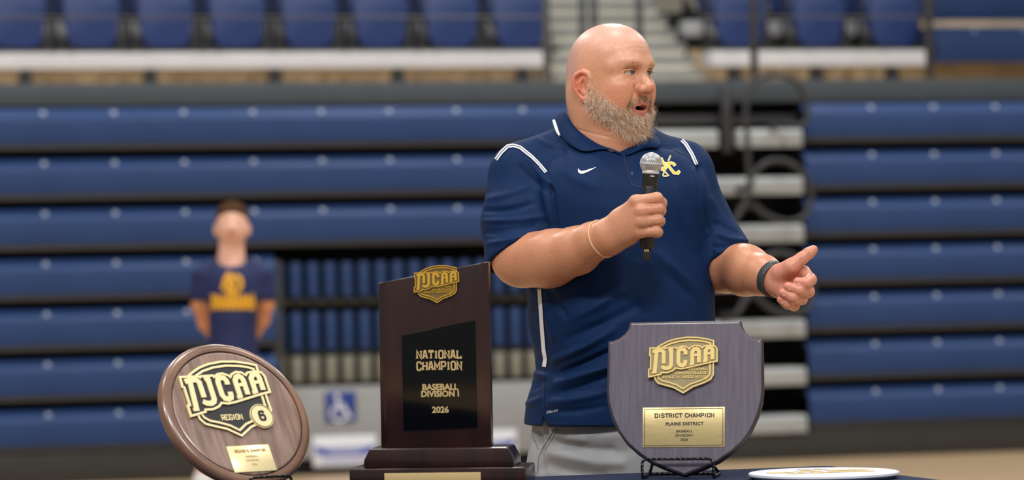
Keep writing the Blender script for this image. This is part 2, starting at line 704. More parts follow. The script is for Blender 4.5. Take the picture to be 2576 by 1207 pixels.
def bleacher_section(label, spans, cap_a):
    global cap_me
    a_ref = spans[0][0]
    t = gthing('bleacher_section', 0, 0, 0, label, 'bleachers')
    for k, (a0, a1) in enumerate(spans):
        z0, bo = ROWZ[k], 0.0
        mb = MB().prism(row_profile(), 'x', a0, a1)
        r = mb.build('seat_row', m_seatblue, t, bevel=0.006)
        r.location = (0, bo, z0)
        tr = MB().box(a0, a1, 0.012, 0.05, -0.222, -0.186).build('riser_trim', m_trim, r, bevel=0.004)
        MB().box(a0, a1, 0.091, 0.6, -0.01, 0.02).build('deck', m_black, r)
        for ca in cap_a:
            if a0 + 0.05 < ca < a1 - 0.05:
                if cap_me is None:
                    c = MB().lathe([(0.0175, 0), (0.0175, 0.006), (0.012, 0.010)], 14).build('bolt_cap', m_cap, r, smooth=True)
                    cap_me = c.data
                else:
                    c = bpy.data.objects.new('bolt_cap', cap_me)
                    link(c, r)
                c.location = (ca, 0.024, -0.003)
                c.rotation_euler = (math.radians(50), 0, 0)
    return t


caps_l = [-2.911 + 0.4285 * i for i in range(-8, 9)]
A_END, A_AISLE, A_CUT = 0.70, 1.93, -1.50
bleacher_section('blue folded bleacher rows filling the left half behind the people',
                 [(-6.6, A_END)] * 3 + [(-6.6, A_CUT)] * 4, caps_l)
caps_r = [2.407 + 0.428 * i for i in range(0, 12)]
bleacher_section('blue folded bleacher rows at the right edge of the hall', [(A_AISLE + 0.02, 7.4)] * 7, caps_r)

# dark kickboard under the lowest row
for (a0, a1, lab) in ((-6.6, A_CUT - 0.0, 'dark kickboard under the left bleacher rows'), (A_END, 7.4, 'dark kickboard under the aisle and right bleacher rows')):
    o = MB().box(a0, a1, 0.03, 0.07, FZ, 0.125).build('kickboard', m_kick, bevel=0.004)
    o.location = gp(0, 0, 0)
    o.rotation_euler = (0, 0, GA)
    tag(o, lab, 'kickboard', kind='structure')

# aisle steps: aluminium tread fronts
t = gthing('aisle_stairs', 0, 0, 0, 'folded aisle stairs with pale metal treads between the blue bleachers', 'stairs')
for k in range(7):
    z1 = 2.024 - 0.302 * k
    if k == 0:
        sp = [(A_END, a_of(1812)), (a_of(1862), A_AISLE)]
    else:
        sp = [(A_END, A_AISLE)]
    for (a0, a1) in sp:
        MB().prism([(0.0, z1 - 0.112), (0.0, z1 - 0.02), (0.02, z1), (0.30, z1), (0.30, z1 - 0.02), (0.03, z1 - 0.112)], 'x', a0, a1).build(
            'tread', m_alu, t, bevel=0.004)
MB().box(A_END, A_AISLE, 0.10, 0.14, 2.06, 2.12).build('cross_bar', m_trim, t, bevel=0.004)
MB().box(a_of(1826), a_of(1850), 0.02, 0.06, 1.88, 2.30).build('bracket', m_rail, t, bevel=0.004)


def gpx(px, py, b):
    """hall-frame (a, z) of a pixel on the vertical plane at depth b"""
    a = a_of(px, b)
    p = gp(a, b, 0)
    D = (p - CAM).dot(_F)
    return a, P(px, py, D).z


def loop_rail(px, label, r=0.019, b=-0.25):
    pts = []
    for (x, y) in px:
        a, z = gpx(x, y, b)
        pts.append((a, b, z))
    # smooth the corner points
    for _ in range(2):
        q = [pts[0]]
        for i in range(len(pts) - 1):
            A_, B_ = Vector(pts[i]), Vector(pts[i + 1])
            q += [tuple(A_ * 0.75 + B_ * 0.25), tuple(A_ * 0.25 + B_ * 0.75)]
        q.append(pts[-1])
        pts = q
    t = gthing('aisle_handrail', 0, 0, 0, label, 'handrail')
    MB().tube(pts, r, 10).build('rail_tube', m_rail, t, smooth=True)
    e = pts[0]
    MB().tube([(e[0], b, e[2]), (e[0], 0.05, e[2] - 0.01)], r * 1.1, 10).build('mount', m_rail, t, smooth=True)
    e = pts[-1]
    MB().tube([(e[0], b, e[2]), (e[0], 0.05, e[2] - 0.01)], r * 1.1, 10).build('mount', m_rail, t, smooth=True)


loop_rail([(1890, 470), (1884, 380), (1880, 270), (1895, 205), (1950, 184), (2005, 196), (2034, 245), (2038, 300), (2020, 320), (1985, 312)],
          'uppermost looped charcoal handrail over the pale aisle treads')
loop_rail([(1845, 560), (1885, 500), (1892, 440), (1935, 402), (1990, 405), (2036, 445), (2046, 500), (2030, 545), (1985, 562), (1930, 545), (1898, 515)],
          'middle looped charcoal handrail on the aisle stairs behind the shoulder')
loop_rail([(1850, 790), (1890, 730), (1900, 670), (1940, 634), (1992, 638), (2036, 680), (2046, 735), (2030, 778), (1985, 792), (1935, 780), (1900, 745)],
          'lowest looped charcoal handrail partly behind the open hand')

# accessible cut-out: folded upright panels over a grey board
t = gthing('folded_panel_bank', 0, 0, 0, 'bank of upright folded panels above the grey wheelchair board', 'panels')
first = {}
for (za, zb, m, nm) in ((1.018, 1.235, m_seatblue, 'blue_slat'), (0.69, 0.93, m_seatblue, 'blue_slat'), (0.495, 0.655, m_slatgrey, 'grey_slat')):
    MB().box(A_CUT, A_END, 0.16, 0.2, za - 0.05, za - 0.005).build('shelf_rail', m_kick, t, bevel=0.004)
    a = a_of(710)
    while a < A_END - 0.05:
        key = (nm, za)
        if key not in first:
            s = MB().box(-0.036, 0.036, 0.1, 0.15, za, zb).build(nm, m, t, bevel=0.012)
            first[key] = s.data
        else:
            s = bpy.data.objects.new(nm, first[key])
            link(s, t)
        s.location = (a, 0, 0)
        a += 0.1075
o = MB().box(A_CUT, A_END, 0.05, 0.09, 0.03, 0.47).build('front_board', m_panelgrey, t, bevel=0.006)
MB().box(A_CUT, A_END, 0.10, 0.13, FZ, 0.05).build('kick', m_black, t)
MB().box(A_CUT - 0.01, A_CUT + 0.05, 0.06, 0.5, FZ, 1.25).build('end_post', m_kick, t, bevel=0.006)


def wall_sign(name, px0, py0, px1, py1, b, label, build):
    a0, z1 = gpx(px0, py0, b)
    a1, z0 = gpx(px1, py1, b)
    t = gthing(name, (a0 + a1) / 2, b, (z0 + z1) / 2, label, 'sign')
    build(t, a1 - a0, z1 - z0)


def sign_access(t, w_, h_):
    MB().box(-w_ / 2, w_ / 2, -0.006, 0, -h_ / 2, h_ / 2).build('sign_plate', m_signblue, t, bevel=0.003)
    s = w_ / 78.0
    mb = MB()
    hx, hz = -8 * s, 26 * s
    mb.prism([(hx + 6.5 * s * math.cos(a * math.pi / 8), hz + 6.5 * s * math.sin(a * math.pi / 8)) for a in range(16)], 'y', -0.009, -0.006)
    mb.ribbon([(-8 * s, 18 * s), (-5 * s, -4 * s), (12 * s, -4 * s), (20 * s, -24 * s), (27 * s, -22 * s)], 7 * s, -0.009, -0.006)
    mb.ribbon([(-6 * s, 6 * s), (10 * s, 6 * s)], 6 * s, -0.009, -0.006)
    arc = [(-4 * s + 19 * s * math.cos(a), -14 * s + 19 * s * math.sin(a)) for a in np.linspace(math.radians(120), math.radians(345), 18)]
    mb.ribbon(arc, 6 * s, -0.009, -0.006)
    mb.build('wheelchair_symbol', m_signwhite, t)


def sign_notice(t, w_, h_):
    MB().box(-w_ / 2, w_ / 2, -0.006, 0, -h_ / 2, h_ / 2).build('sign_plate', m_signwhite, t, bevel=0.003)
    W, H = w_ / 2, h_ / 2
    mb = MB().prism([(-W * 0.92, -H * 0.15), (-W * 0.92, H * 0.42), (-W * 0.72, H * 0.22), (W * 0.72, H * 0.22), (W * 0.92, H * 0.42),
                     (W * 0.92, -H * 0.15), (W * 0.55, -H * 0.28), (-W * 0.55, -H * 0.28)][::-1], 'y', -0.008, -0.006)
    mb.build('blue_band', mat('notice_blue', (52, 74, 176), rough=0.5), t)
    mb = MB()
    for z, ww in ((0.1, 0.52), (-0.1, 0.46)):
        x = -W * ww
        while x < W * ww:
            mb.box(x, x + W * 0.05, -0.0095, -0.008, H * z - H * 0.05, H * z + H * 0.06)
            x += W * 0.085
    mb.build('white_lettering', m_signwhite, t)
    mb = MB()
    for z in (-0.52, -0.72):
        x = -W * 0.7
        while x < W * 0.7:
            mb.box(x, x + W * 0.045, -0.0075, -0.006, H * z - H * 0.05, H * z + H * 0.05)
            x += W * 0.09
    mb.build('blue_lettering', MATS['notice_blue'], t)


wall_sign('wheelchair_sign', 810, 986, 888, 1062, 0.048, 'blue square sign with white wheelchair symbol on grey board', sign_access)
wall_sign('notice_sign', 778, 1098, 937, 1170, 0.048, 'wide white notice with blue band below the wheelchair sign', sign_notice)
wall_sign('notice_sign', 1140, 1084, 1290, 1150, 0.048, 'white and blue notice mostly hidden behind the tall trophy', sign_notice)

# ------------------------------------------------------------------ upper deck
BP = 4.55
ST_SH = a_of(1732, BP + 0.95) - a_of(1797, BP)
# platform beam with black feet and a tan riser behind
for (p0, p1, lab) in ((-150, 1392, 'long white platform beam under the left upper chairs'), (1797, 2350, 'short white platform beam under the right upper chairs')):
    t = gthing('seat_platform', 0, 0, 0, lab, 'platform')
    a0, a1 = a_of(p0, BP), a_of(p1, BP)
    MB().box(a0, a1, BP, BP + 0.22, 2.645, 2.765).build('beam', m_white, t, bevel=0.01)
    f0 = [75, 390, 705, 1015, 1330] if p0 < 0 else [1862, 2070, 2260]
    for fx in f0:
        af = a_of(fx, BP)
        mb = MB().prism([(af - 0.055, 2.335), (af + 0.055, 2.335), (af + 0.05, 2.56), (af + 0.03, 2.66), (af - 0.03, 2.66), (af - 0.05, 2.56)], 'y', BP + 0.03, BP + 0.13)
        mb.build('foot', m_chairblk, t, bevel=0.008)
    # second, higher beam
    sh = 0.0 if p0 < 0 else ST_SH
    MB().box(a0 + sh, a1, BP + 0.95, BP + 1.1, 2.93, 3.05).build('rear_beam', m_white, t, bevel=0.01)
ST0, ST1 = a_of(1414, BP), a_of(1792, BP)
for (a0, a1, side) in ((-7, ST0 - 0.03, 'left'), (ST1 + 0.03, 8, 'right')):
    o = MB().box(a0, a1, BP + 0.55, BP + 0.60, 2.33, 2.80).build('wall_riser_' + side, m_ply)
    o.location = gp(0, 0, 0)
    o.rotation_euler = (0, 0, GA)
    tag(o, 'tan plywood riser behind the %s white platform beam' % side, 'wall', kind='structure')
    o = MB().box(a0, a1, BP + 1.5, BP + 1.55, 2.33, 3.15).build('wall_riser_dark_' + side, m_kick)
    o.location = gp(0, 0, 0)
    o.rotation_euler = (0, 0, GA)
    tag(o, 'dark riser behind the rear upper chairs on the %s' % side, 'wall', kind='structure')


def rounded(w0, w1, h_, r, n=5):
    """front outline of a seat shell: bottom width w0, top width w1"""
    pts = []
    cs = [(w0 / 2 - r, r, -90), (w1 / 2 - r, h_ - r, 0), (-(w1 / 2 - r), h_ - r, 90), (-(w0 / 2 - r), r, 180)]
    for cx, cz, a0 in cs:
        for i in range(n + 1):
            a = math.radians(a0 + 90 * i / n)
            pts.append((cx + r * math.cos(a), cz + r * math.sin(a)))
    return pts


chair_proto = None


def chair_parts(t):
    MB().prism(rounded(0.36, 0.425, 0.40, 0.09), 'y', -0.05, 0.0).build('seat', m_chair, t, bevel=0.015).location = (0, 0, 0.01)
    b = MB().prism(rounded(0.38, 0.42, 0.55, 0.1), 'y', 0.10, 0.14).build('backrest', m_chair, t, bevel=0.012)
    b.location = (0, 0, 0.15)
    b.rotation_euler = (math.radians(-8), 0, 0)
    for s in (-1, 1):
        st = MB().prism([(0.0, 0.02), (0.14, 0.02), (0.12, 0.10), (0.10, 0.5), (0.07, 0.5), (0.05, 0.12)], 'x', s * 0.248 - 0.008, s * 0.248 + 0.008)
        st.build('standard', m_chairblk, t, bevel=0.004)
        fl = MB().prism([(s * 0.256, -0.06), (s * 0.256, 0.115), (s * 0.235, 0.115), (s * 0.165, -0.01), (s * 0.165, -0.06)][::s], 'y', -0.03, 0.03)
        fl.build('bracket', m_chairblk, t, bevel=0.004)
        MB().box(s * 0.205 - 0.02, s * 0.205 + 0.02, -0.365, -0.02, -0.0345, 0.0).build('foot', m_chairblk, t, bevel=0.006)
        MB().box(s * 0.242 - 0.014, s * 0.242 + 0.014, -0.12, 0.16, 0.44, 0.475).build('armrest', m_chairblk, t, bevel=0.01)
    MB().box(-0.24, 0.24, 0.02, 0.06, -0.005, 0.05).build('cross_beam', m_chairblk, t, bevel=0.006)


def put_chair(a, b, z, label, group):
    global chair_proto
    if chair_proto is None:
        t = gthing('arena_chair', a, b, z, label, 'chair', group)
        chair_parts(t)
        chair_proto = t
        return
    t = chair_proto.copy()
    COL.objects.link(t)
    t.location = gp(a, b, z)
    t['label'] = label
    t['group'] = group
    for ch in list(chair_proto.children):
        c = ch.copy()
        COL.objects.link(c)
        c.parent = t


ords = ['leftmost', 'second', 'third', 'fourth', 'fifth', 'sixth', 'seventh', 'eighth']
for i, cx in enumerate([52, 238, 425, 605, 785, 965, 1143, 1314]):
    lab = ('leftmost flip-up blue chair in the front upper row' if i == 0 else
           'rightmost flip-up blue chair of the left front upper row, beside the stairs' if i == 7 else
           '%s flip-up blue chair from the left in the front upper row' % ords[i])
    put_chair(a_of(cx, BP + 0.35), BP + 0.35, 2.80, lab, 'flip-up chairs in the left front upper row')
for i, cx in enumerate([1868, 2066, 2254]):
    put_chair(a_of(cx, BP + 0.35), BP + 0.35, 2.80,
              ['blue flip-up chair right of the upper stairs, nearest them', 'middle blue flip-up chair of the three on the right upper deck',
               'blue flip-up chair at the right end beside the upper benches'][i], 'flip-up chairs in the right front upper row')
for i, cx in enumerate([-40, 140, 320, 500, 680, 860, 1038, 1215]):
    put_chair(a_of(cx, BP + 1.3), BP + 1.3, 3.10, 'blue chair in the rear upper row, %s from the left, mostly hidden' % (ords[i] if i else 'first'),
              'chairs in the left rear upper row')
for i, cx in enumerate([1815, 1995, 2175, 2330]):
    put_chair(a_of(cx, BP + 1.3), BP + 1.3, 3.10, 'blue chair in the right rear upper row, %s from the stairs' % (ords[i] if i else 'first'),
              'chairs in the right rear upper row')

# upper stairs between the chair blocks
t = gthing('upper_stairs', 0, 0, 0, 'pale concrete stairs climbing between the upper chairs behind the bald head', 'stairs')
a0, a1 = ST0, ST1
for k in range(8):
    MB().box(a0, a1, BP - 0.1 + 0.22 * k, BP + 0.2 + 0.22 * k, 2.335, 2.50 + 0.118 * k).build('step', m_step, t, bevel=0.008)
    MB().box(a0, a1, BP - 0.12 + 0.22 * k, BP - 0.07 + 0.22 * k, 2.455 + 0.118 * k, 2.505 + 0.118 * k).build('nosing', m_panelgrey, t, bevel=0.004)

# upper blue benches at the right
t = gthing('bench_block', 0, 0, 0, 'blue bench rows on the upper deck at the top right corner', 'benches')
a0, a1 = a_of(2362, BP), 8.0
for k, (z0, z1, b) in enumerate(((2.67, 2.95, BP), (3.02, 3.30, BP + 0.7))):
    r = MB().prism([(b, z0), (b, z1 - 0.07), (b + 0.06, z1), (b + 0.5, z1), (b + 0.5, z1 - 0.03), (b + 0.05, z0)], 'x', a0, a1).build('bench', m_seatblue, t, bevel=0.008)
    for j in range(4):
        c = bpy.data.objects.new('bolt_cap', cap_me)
        link(c, r)
        c.location = (a_of(2463, BP) + j * 0.43, b + 0.025, z1 - 0.035)
        c.rotation_euler = (math.radians(50), 0, 0)
MB().box(a0, a1, BP + 0.5, BP + 0.54, 2.335, 3.02).build('bench_riser', m_ply, t)

# guard rail along the deck edge
m_guard = mat('guard_steel', (98, 102, 104), rough=0.4, metal=0.6)
for (p0, p1, posts, lab) in ((-150, 1386, [-100, 445, 985, 1384], 'thin steel guard rail in front of the left upper chairs'),
                             (1475, 1622, [1475, 1504, 1618], 'short steel rail posts in front of the upper stairs'),
                             (1770, 2346, [1905, 2346], 'thin steel guard rail in front of the right upper chairs')):
    t = gthing('guard_rail', 0, 0, 0, lab, 'railing')
    for pxp in posts:
        if lab.startswith('thin steel guard rail in front of the left') and pxp < 1300:
            continue
        a = a_of(pxp, 0.3)
        MB().box(a - 0.022, a + 0.022, 0.28, 0.32, 2.335, 3.4).build('post', m_guard if pxp < 1800 else m_rail, t, bevel=0.004)
    for zz in (2.545, 2.755):
        MB().tube([(a_of(p0, 0.3), 0.3, zz), (a_of(p1, 0.3), 0.3, zz)], 0.007, 6).build('cable', m_guard, t, smooth=True)


# ================================================================== THE TABLE AND ITS AWARDS
TZ = 0.81
TA = math.radians(18.0)
TCOR = Vector((0.692, 8.46, 0))            # far right corner of the table
m_cloth = mat('navy_cloth', (24, 33, 60), rough=0.85, var=0.1, vscale=30, bump=0.12, bscale=400, spec=0.2)
m_gold = mat('brushed_gold', (198, 178, 126), rough=0.36, metal=0.4, var=0.08, vscale=30, vstretch=(1, 1, 12))
m_goldline = mat('polished_gold', (255, 226, 150), rough=0.28, metal=0.35)
m_castbase = mat('cast_gold_ground', (150, 138, 104), rough=0.45, metal=0.3, var=0.1, vscale=40)
m_goldtext = mat('print_gold', (196, 170, 118), rough=0.5)
m_antique = mat('antique_brass', (118, 100, 56), rough=0.4, metal=0.3, var=0.1, vscale=40)
m_brass = mat('antique_brass_line', (214, 172, 66), rough=0.3, metal=0.35)
m_goldbright = mat('mirror_gold', (255, 235, 180), rough=0.28, metal=0.35)
m_ink = mat('engraved_black', (24, 20, 16), rough=0.5)
m_inkplate = mat('black_enamel', (34, 34, 36), rough=0.35)
m_wire = mat('black_wire', (14, 14, 15), rough=0.35)
m_shieldwood = mat('shield_wood', (100, 94, 107), rough=0.36, rgb2=(86, 80, 92), vscale=26, vstretch=(5, 1, 0.35), bump=0.06, bscale=90, coat=0.25)
m_shieldedge = mat('shield_edge', (46, 36, 42), rough=0.5, coat=0.0)
m_walnut = mat('walnut', (152, 126, 112), rough=0.35, rgb2=(112, 88, 77), vscale=9, vstretch=(7, 1, 0.8), coat=0.35)  # greyish reflections on the polish are mixed into the wood colour
m_walnutrim = mat('walnut_rim', (138, 104, 84), rough=0.3, rgb2=(104, 74, 58), vscale=9, coat=0.5)
m_mahog = mat('mahogany', (46, 20, 15), rough=0.24, rgb2=(30, 14, 11), vscale=5, vstretch=(6, 1, 0.5), coat=0.4)
m_glossblack = mat('gloss_black', (5, 5, 6), rough=0.12, spec=0.35)
m_whiteplq = mat('white_plaque', (222, 224, 234), rough=0.35)
m_yellowprint = mat('yellow_print', (226, 186, 84), rough=0.5)

tm = Matrix.Translation(TCOR) @ Matrix.Rotation(TA, 4, 'Z')
TL, TW = 1.95, 0.78                        # length to the left, depth towards the camera


def perim(L_, W_, inset, rad, n=8):
    x0, x1, y0, y1 = -L_ + inset, -inset, -W_ + inset, -inset
    r = max(rad - inset, 0.004)
    out = []
    for cx, cy, a0 in ((x1 - r, y0 + r, -90), (x1 - r, y1 - r, 0), (x0 + r, y1 - r, 90), (x0 + r, y0 + r, 180)):
        for i in range(n + 1):
            a = math.radians(a0 + 90 * i / n)
            out.append((cx + r * math.cos(a), cy + r * math.sin(a)))
    # subdivide the long runs
    res = []
    for i in range(len(out)):
        p, q = Vector(out[i]), Vector(out[(i + 1) % len(out)])
        k = max(1, int((q - p).length / 0.03))
        for j in range(k):
            res.append(p.lerp(q, j / k))
    return res


tt = empty('folding_table', mat4=tm)
tag(tt, 'folding table hidden under the navy cloth', 'table')
MB().box(-TL + 0.012, -0.012, -TW + 0.012, -0.012, TZ - 0.045, TZ - 0.008).build('tabletop', m_panelgrey, tt, bevel=0.006)
for lx in (-TL + 0.15, -0.15):
    for ly in (-TW + 0.1, -0.1):
        MB().tube([(lx, ly, FZ), (lx, ly, TZ - 0.045)], 0.014, 10).build('leg', m_trim, tt, smooth=True)
base = perim(TL, TW, 0.0, 0.035)
n = len(base)
cen = Vector((-TL / 2, -TW / 2))
vv, ff = [], []
rings = [(0.035, TZ, 0), (0.012, TZ - 0.0005, 0), (0.004, TZ - 0.003, 0), (0.0, TZ - 0.010, 0), (-0.002, TZ - 0.06, 0.2), (-0.012, TZ - 0.3, 0.7), (-0.03, FZ + 0.012, 1.0)]
for ins, z, wv in rings:
    s = 0.0
    for i, p in enumerate(base):
        d = (p - cen)
        nx = 1 if p.x > -0.04 else (-1 if p.x < -TL + 0.04 else 0)
        ny = 1 if p.y > -0.04 else (-1 if p.y < -TW + 0.04 else 0)
        nn = Vector((nx, ny)).normalized()
        wob = wv * 0.014 * math.sin(i * 1.15 + 0.8 * math.sin(i * 0.37))
        q = p + nn * (-ins + wob)
        vv.append((q.x, q.y, z))
for k in range(len(rings) - 1):
    for i in range(n):
        ff.append((k * n + i, k * n + (i + 1) % n, (k + 1) * n + (i + 1) % n, (k + 1) * n + i))
ff.append(tuple(range(n)))
cl = mesh_obj('tablecloth', vv, ff, m_cloth, smooth=True)
cl.data.set_sharp_from_angle(angle=math.radians(50))
cl.matrix_world = tm
tag(cl, 'navy blue fitted cloth draped over the award table', 'tablecloth')


# ------------------------------------------------------------------ the cast / inlaid emblem, drawn on a 1300 unit wide grid
E_BAND = [(115, 268), (375, 268), (405, 286), (420, 268), (605, 265), (612, 285), (680, 247), (760, 242), (830, 272), (852, 297), (885, 257),
          (960, 227), (1040, 237), (1092, 278), (1130, 242), (1250, 230), (1338, 247), (1372, 305), (1372, 530), (1240, 552), (800, 652), (690, 667),
          (600, 652), (540, 702), (440, 737), (330, 737), (320, 767), (92, 815), (92, 672), (128, 664), (128, 412), (108, 405)]
E_TOP_O = [(245, 255), (330, 200), (450, 140), (600, 95), (800, 68), (1000, 75), (1180, 105), (1305, 140), (1305, 235)]
E_TOP_I = [(355, 255), (480, 192), (650, 147), (850, 127), (1050, 140), (1180, 165), (1245, 190), (1245, 230)]
E_LOW_O = [(200, 790), (212, 860), (270, 930), (400, 970), (560, 1015), (740, 1118), (920, 1005), (1130, 930), (1250, 870), (1300, 780), (1302, 548)]
E_LOW_I = [(255, 780), (282, 842), (350, 890), (480, 922), (620, 970), (737, 1042), (860, 960), (1060, 892), (1180, 842), (1235, 770), (1237, 562)]
E_LET = [
    [[(165, 335), (225, 322), (300, 312), (345, 322), (372, 352), (372, 565)], [(240, 320), (205, 722)], [(155, 732), (240, 722)]],
    [[(462, 322), (515, 305), (512, 590), (490, 632), (440, 655), (380, 648), (335, 620)]],
    [[(780, 400), (780, 345), (755, 305), (700, 296), (660, 318), (648, 360), (648, 545), (672, 592), (720, 604), (765, 585), (778, 545), (778, 502)]],
    [[(908, 582), (908, 350), (938, 302), (985, 288), (1020, 310), (1032, 352), (1032, 552)], [(908, 415), (1032, 405)], [(858, 588), (935, 572)]],
    [[(1158, 525), (1158, 325), (1190, 278), (1235, 264), (1272, 285), (1284, 328), (1284, 497)], [(1158, 388), (1284, 378)], [(1108, 530), (1185, 516)]],
]


def make_emblem(parent, M4, W, style, depth):
    s = W / 1300.0

    def T(q):
        return [((x - 735) * s, -(y - 615) * s) for x, y in q]
    base_m, line_m = {'cast': (m_castbase, m_goldline), 'brass': (m_antique, m_brass), 'inlay': (m_inkplate, m_goldbright)}[style]
    plate_sh = T(E_TOP_O[:-1] + [(1316, 235)] + E_LOW_O[::-1] + [(200, 600)])
    e = MB().prism(plate_sh[::-1], 'y', -depth * 0.7, 0.001)
    e.prism(T(E_BAND)[::-1], 'y', -depth, 0.001)
    em = e.xf(M4).build('emblem', base_m, parent, bevel=0.0)
    lw = 24 if style != 'inlay' else 30
    mb = MB()
    y0, y1 = -depth * 0.72, -depth * 0.72 - 0.0022
    for pl in (E_TOP_O, E_TOP_I, E_LOW_O, E_LOW_I):
        mb.ribbon(T(pl), lw * s, y1, y0)
    mb.ribbon(T(E_BAND), lw * s, -depth - 0.0026, -depth * 0.6, closed=True)
    mb.xf(M4).build('raised_border', line_m, em, bevel=0.0)
    mb = MB()
    for L_ in E_LET:
        for i, st in enumerate(L_):
            mb.ribbon(T(st), (72 if i == 0 or len(L_[i]) == 2 and i == 1 and L_ is E_LET[0] else 46) * s, -depth - 0.0024 - 0.00015 * i, -depth + 0.0005)
    mb.xf(M4).build('raised_letters', line_m, em, bevel=0.0)
    mb = MB()
    if style != 'inlay':
        for tx, w_, cx, z in (('NATIONAL', 345, 1005, 690), ('JUNIOR COLLEGE', 585, 885, 765), ('ATHLETIC ASSOCIATION', 830, 768, 838)):
            slab_text(mb, tx, w_ * s, 40 * s, (cx - 735) * s, -(z - 615) * s, -depth * 0.7 - 0.0018, -depth * 0.7, thick=1.5, skew=0.12, serif=False)
        mb.xf(M4).build('small_lettering', line_m, em)
    else:
        slab_text(mb, 'REGION', 300 * s, 72 * s, (690 - 735) * s, -(890 - 615) * s, -depth * 0.7 - 0.0018, -depth * 0.7, thick=1.25, serif=False)
        mb.xf(M4).build('region_lettering', line_m, em)
        cx, cz, r = (1125 - 735) * s, -(865 - 615) * s, 168 * s
        c = MB().prism([(cx + r * math.cos(a * math.pi / 24), cz + r * math.sin(a * math.pi / 24)) for a in range(48)], 'y', -depth - 0.0035, -0.0)
        dk = c.xf(M4).build('number_disc', line_m, em, bevel=0.0)
        ring = MB().ribbon([(cx + (r - 14 * s) * math.cos(a * math.pi / 24), cz + (r - 14 * s) * math.sin(a * math.pi / 24)) for a in range(48)],
                           6 * s, -depth - 0.0045, -depth - 0.003, closed=True)
        slab_text(ring, '6', 74 * s, 118 * s, cx, cz - 58 * s, -depth - 0.0048, -depth - 0.003, thick=1.5, serif=False)
        ring.xf(M4).build('number_six', m_ink, em)
    return em


def frame_on(center, yaw, lean):
    """x right along the face, y into the face, z up the face; yaw>0 turns the front to camera right"""
    nh = Vector((math.sin(yaw), -math.cos(yaw), 0))
    ex = Vector((math.cos(yaw), math.sin(yaw), 0))
    ez = Vector((0, 0, math.cos(lean))) - nh * math.sin(lean)
    n_ = nh * math.cos(lean) + Vector((0, 0, math.sin(lean)))
    m4 = Matrix((ex, -n_, ez)).transposed().to_4x4()
    m4.translation = center
    return m4


def rope(mb, path, r=0.0021, pitch=0.011):
    """two strands of wire twisted along a path"""
    pts = [Vector(path[0])]
    for i in range(len(path) - 1):
        a, b = Vector(path[i]), Vector(path[i + 1])
        k = max(1, int((b - a).length / 0.0018))
        for j in range(1, k + 1):
            pts.append(a.lerp(b, j / k))
    for ph in (0, math.pi):
        q = []
        s = 0.0
        up = None
        for i, p in enumerate(pts):
            t = (pts[min(i + 1, len(pts) - 1)] - pts[max(i - 1, 0)]).normalized()
            if up is None:
                up = t.orthogonal().normalized()
            up = (up - t * up.dot(t)).normalized()
            sd = t.cross(up)
            if i:
                s += (p - pts[i - 1]).length
            an = 2 * math.pi * s / pitch + ph
            q.append(p + (up * math.cos(an) + sd * math.sin(an)) * r * 0.75)
        mb.tube(q, r, 5)
    return mb


def fillet(path, r=0.008, n=4):
    out = [Vector(path[0])]
    for i in range(1, len(path) - 1):
        p = Vector(path[i])
        a = (Vector(path[i - 1]) - p)
        b = (Vector(path[i + 1]) - p)
        ra = min(r, a.length * 0.45)
        rb = min(r, b.length * 0.45)
        A_, B_ = p + a.normalized() * ra, p + b.normalized() * rb
        for k in range(n + 1):
            t = k / n
            out.append(A_ * (1 - t) ** 2 + p * 2 * t * (1 - t) + B_ * t * t)
    out.append(Vector(path[-1]))
    return out


def easel(loc, yaw, lean, wl, label, lip=0.040, toe=0.03, back=0.11, up=0.2):
    """twisted-wire plate stand: U lip in front, foot rails, leaning back loop"""
    m4 = Matrix.Translation(loc) @ Matrix.Rotation(yaw, 4, 'Z')
    t = empty('wire_easel', mat4=m4)
    tag(t, label, 'easel')
    h = wl / 2
    mb = MB()
    z = 0.0042
    rope(mb, fillet([(-h, back, z), (-h, -toe, z), (-h, -toe, lip), (h, -toe, lip), (h, -toe, z), (h, back, z)], 0.012))
    mb.build('front_lip', m_wire, t, smooth=True)
    mb = MB()
    tl = math.tan(lean)
    k = 0.8 * h
    rope(mb, fillet([(-h, back, z), (-k, 0.045 + 0.012, z + 0.03), (-k * 0.8, 0.05 + up * tl, up), (k * 0.8, 0.05 + up * tl, up), (k, 0.045 + 0.012, z + 0.03), (h, back, z)], 0.012))
    mb.build('back_loop', m_wire, t, smooth=True)
    mb = MB()
    rope(mb, [(-h, back, z), (h, back, z)])
    mb.build('rear_bar', m_wire, t, smooth=True)
    return t


# ------------------------------------------------------------------ shield plaque
SH_Y = 8.05
SH_X = (1711 - 1288) / FPX * SH_Y
sh_base = Vector((SH_X, SH_Y, TZ + 0.006))
SH_YAW, SH_LEAN = math.radians(-9), math.radians(12)
m4 = frame_on(sh_base, SH_YAW, SH_LEAN)
sh = empty('shield_plaque', mat4=m4)
tag(sh, 'dark purplish wooden shield plaque with gold emblem and engraved gold plate', 'plaque')
u = 3.0e-4
half = [(0, 0), (60, 22), (150, 55), (240, 97), (330, 160), (410, 232), (470, 315), (520, 425), (545, 520), (553, 600), (551, 800), (546, 968), (520, 968), (470, 986),
        (430, 1018), (405, 1055), (392, 1102)]
outl = [(x * u, z * u) for x, z in half] + [(-x * u, z * u) for x, z in half[1:]][::-1]


def inset_poly(poly, d):
    out = []
    n_ = len(poly)
    for i in range(n_):
        a, p, b = Vector(poly[i - 1]), Vector(poly[i]), Vector(poly[(i + 1) % n_])
        d1, d2 = (p - a).normalized(), (b - p).normalized()
        n1, n2 = Vector((-d1.y, d1.x)), Vector((-d2.y, d2.x))
        nn = (n1 + n2)
        nn = nn.normalized() if nn.length > 1e-6 else n1
        out.append(tuple(p + nn * (d / max(0.5, nn.dot(n1)))))
    return out


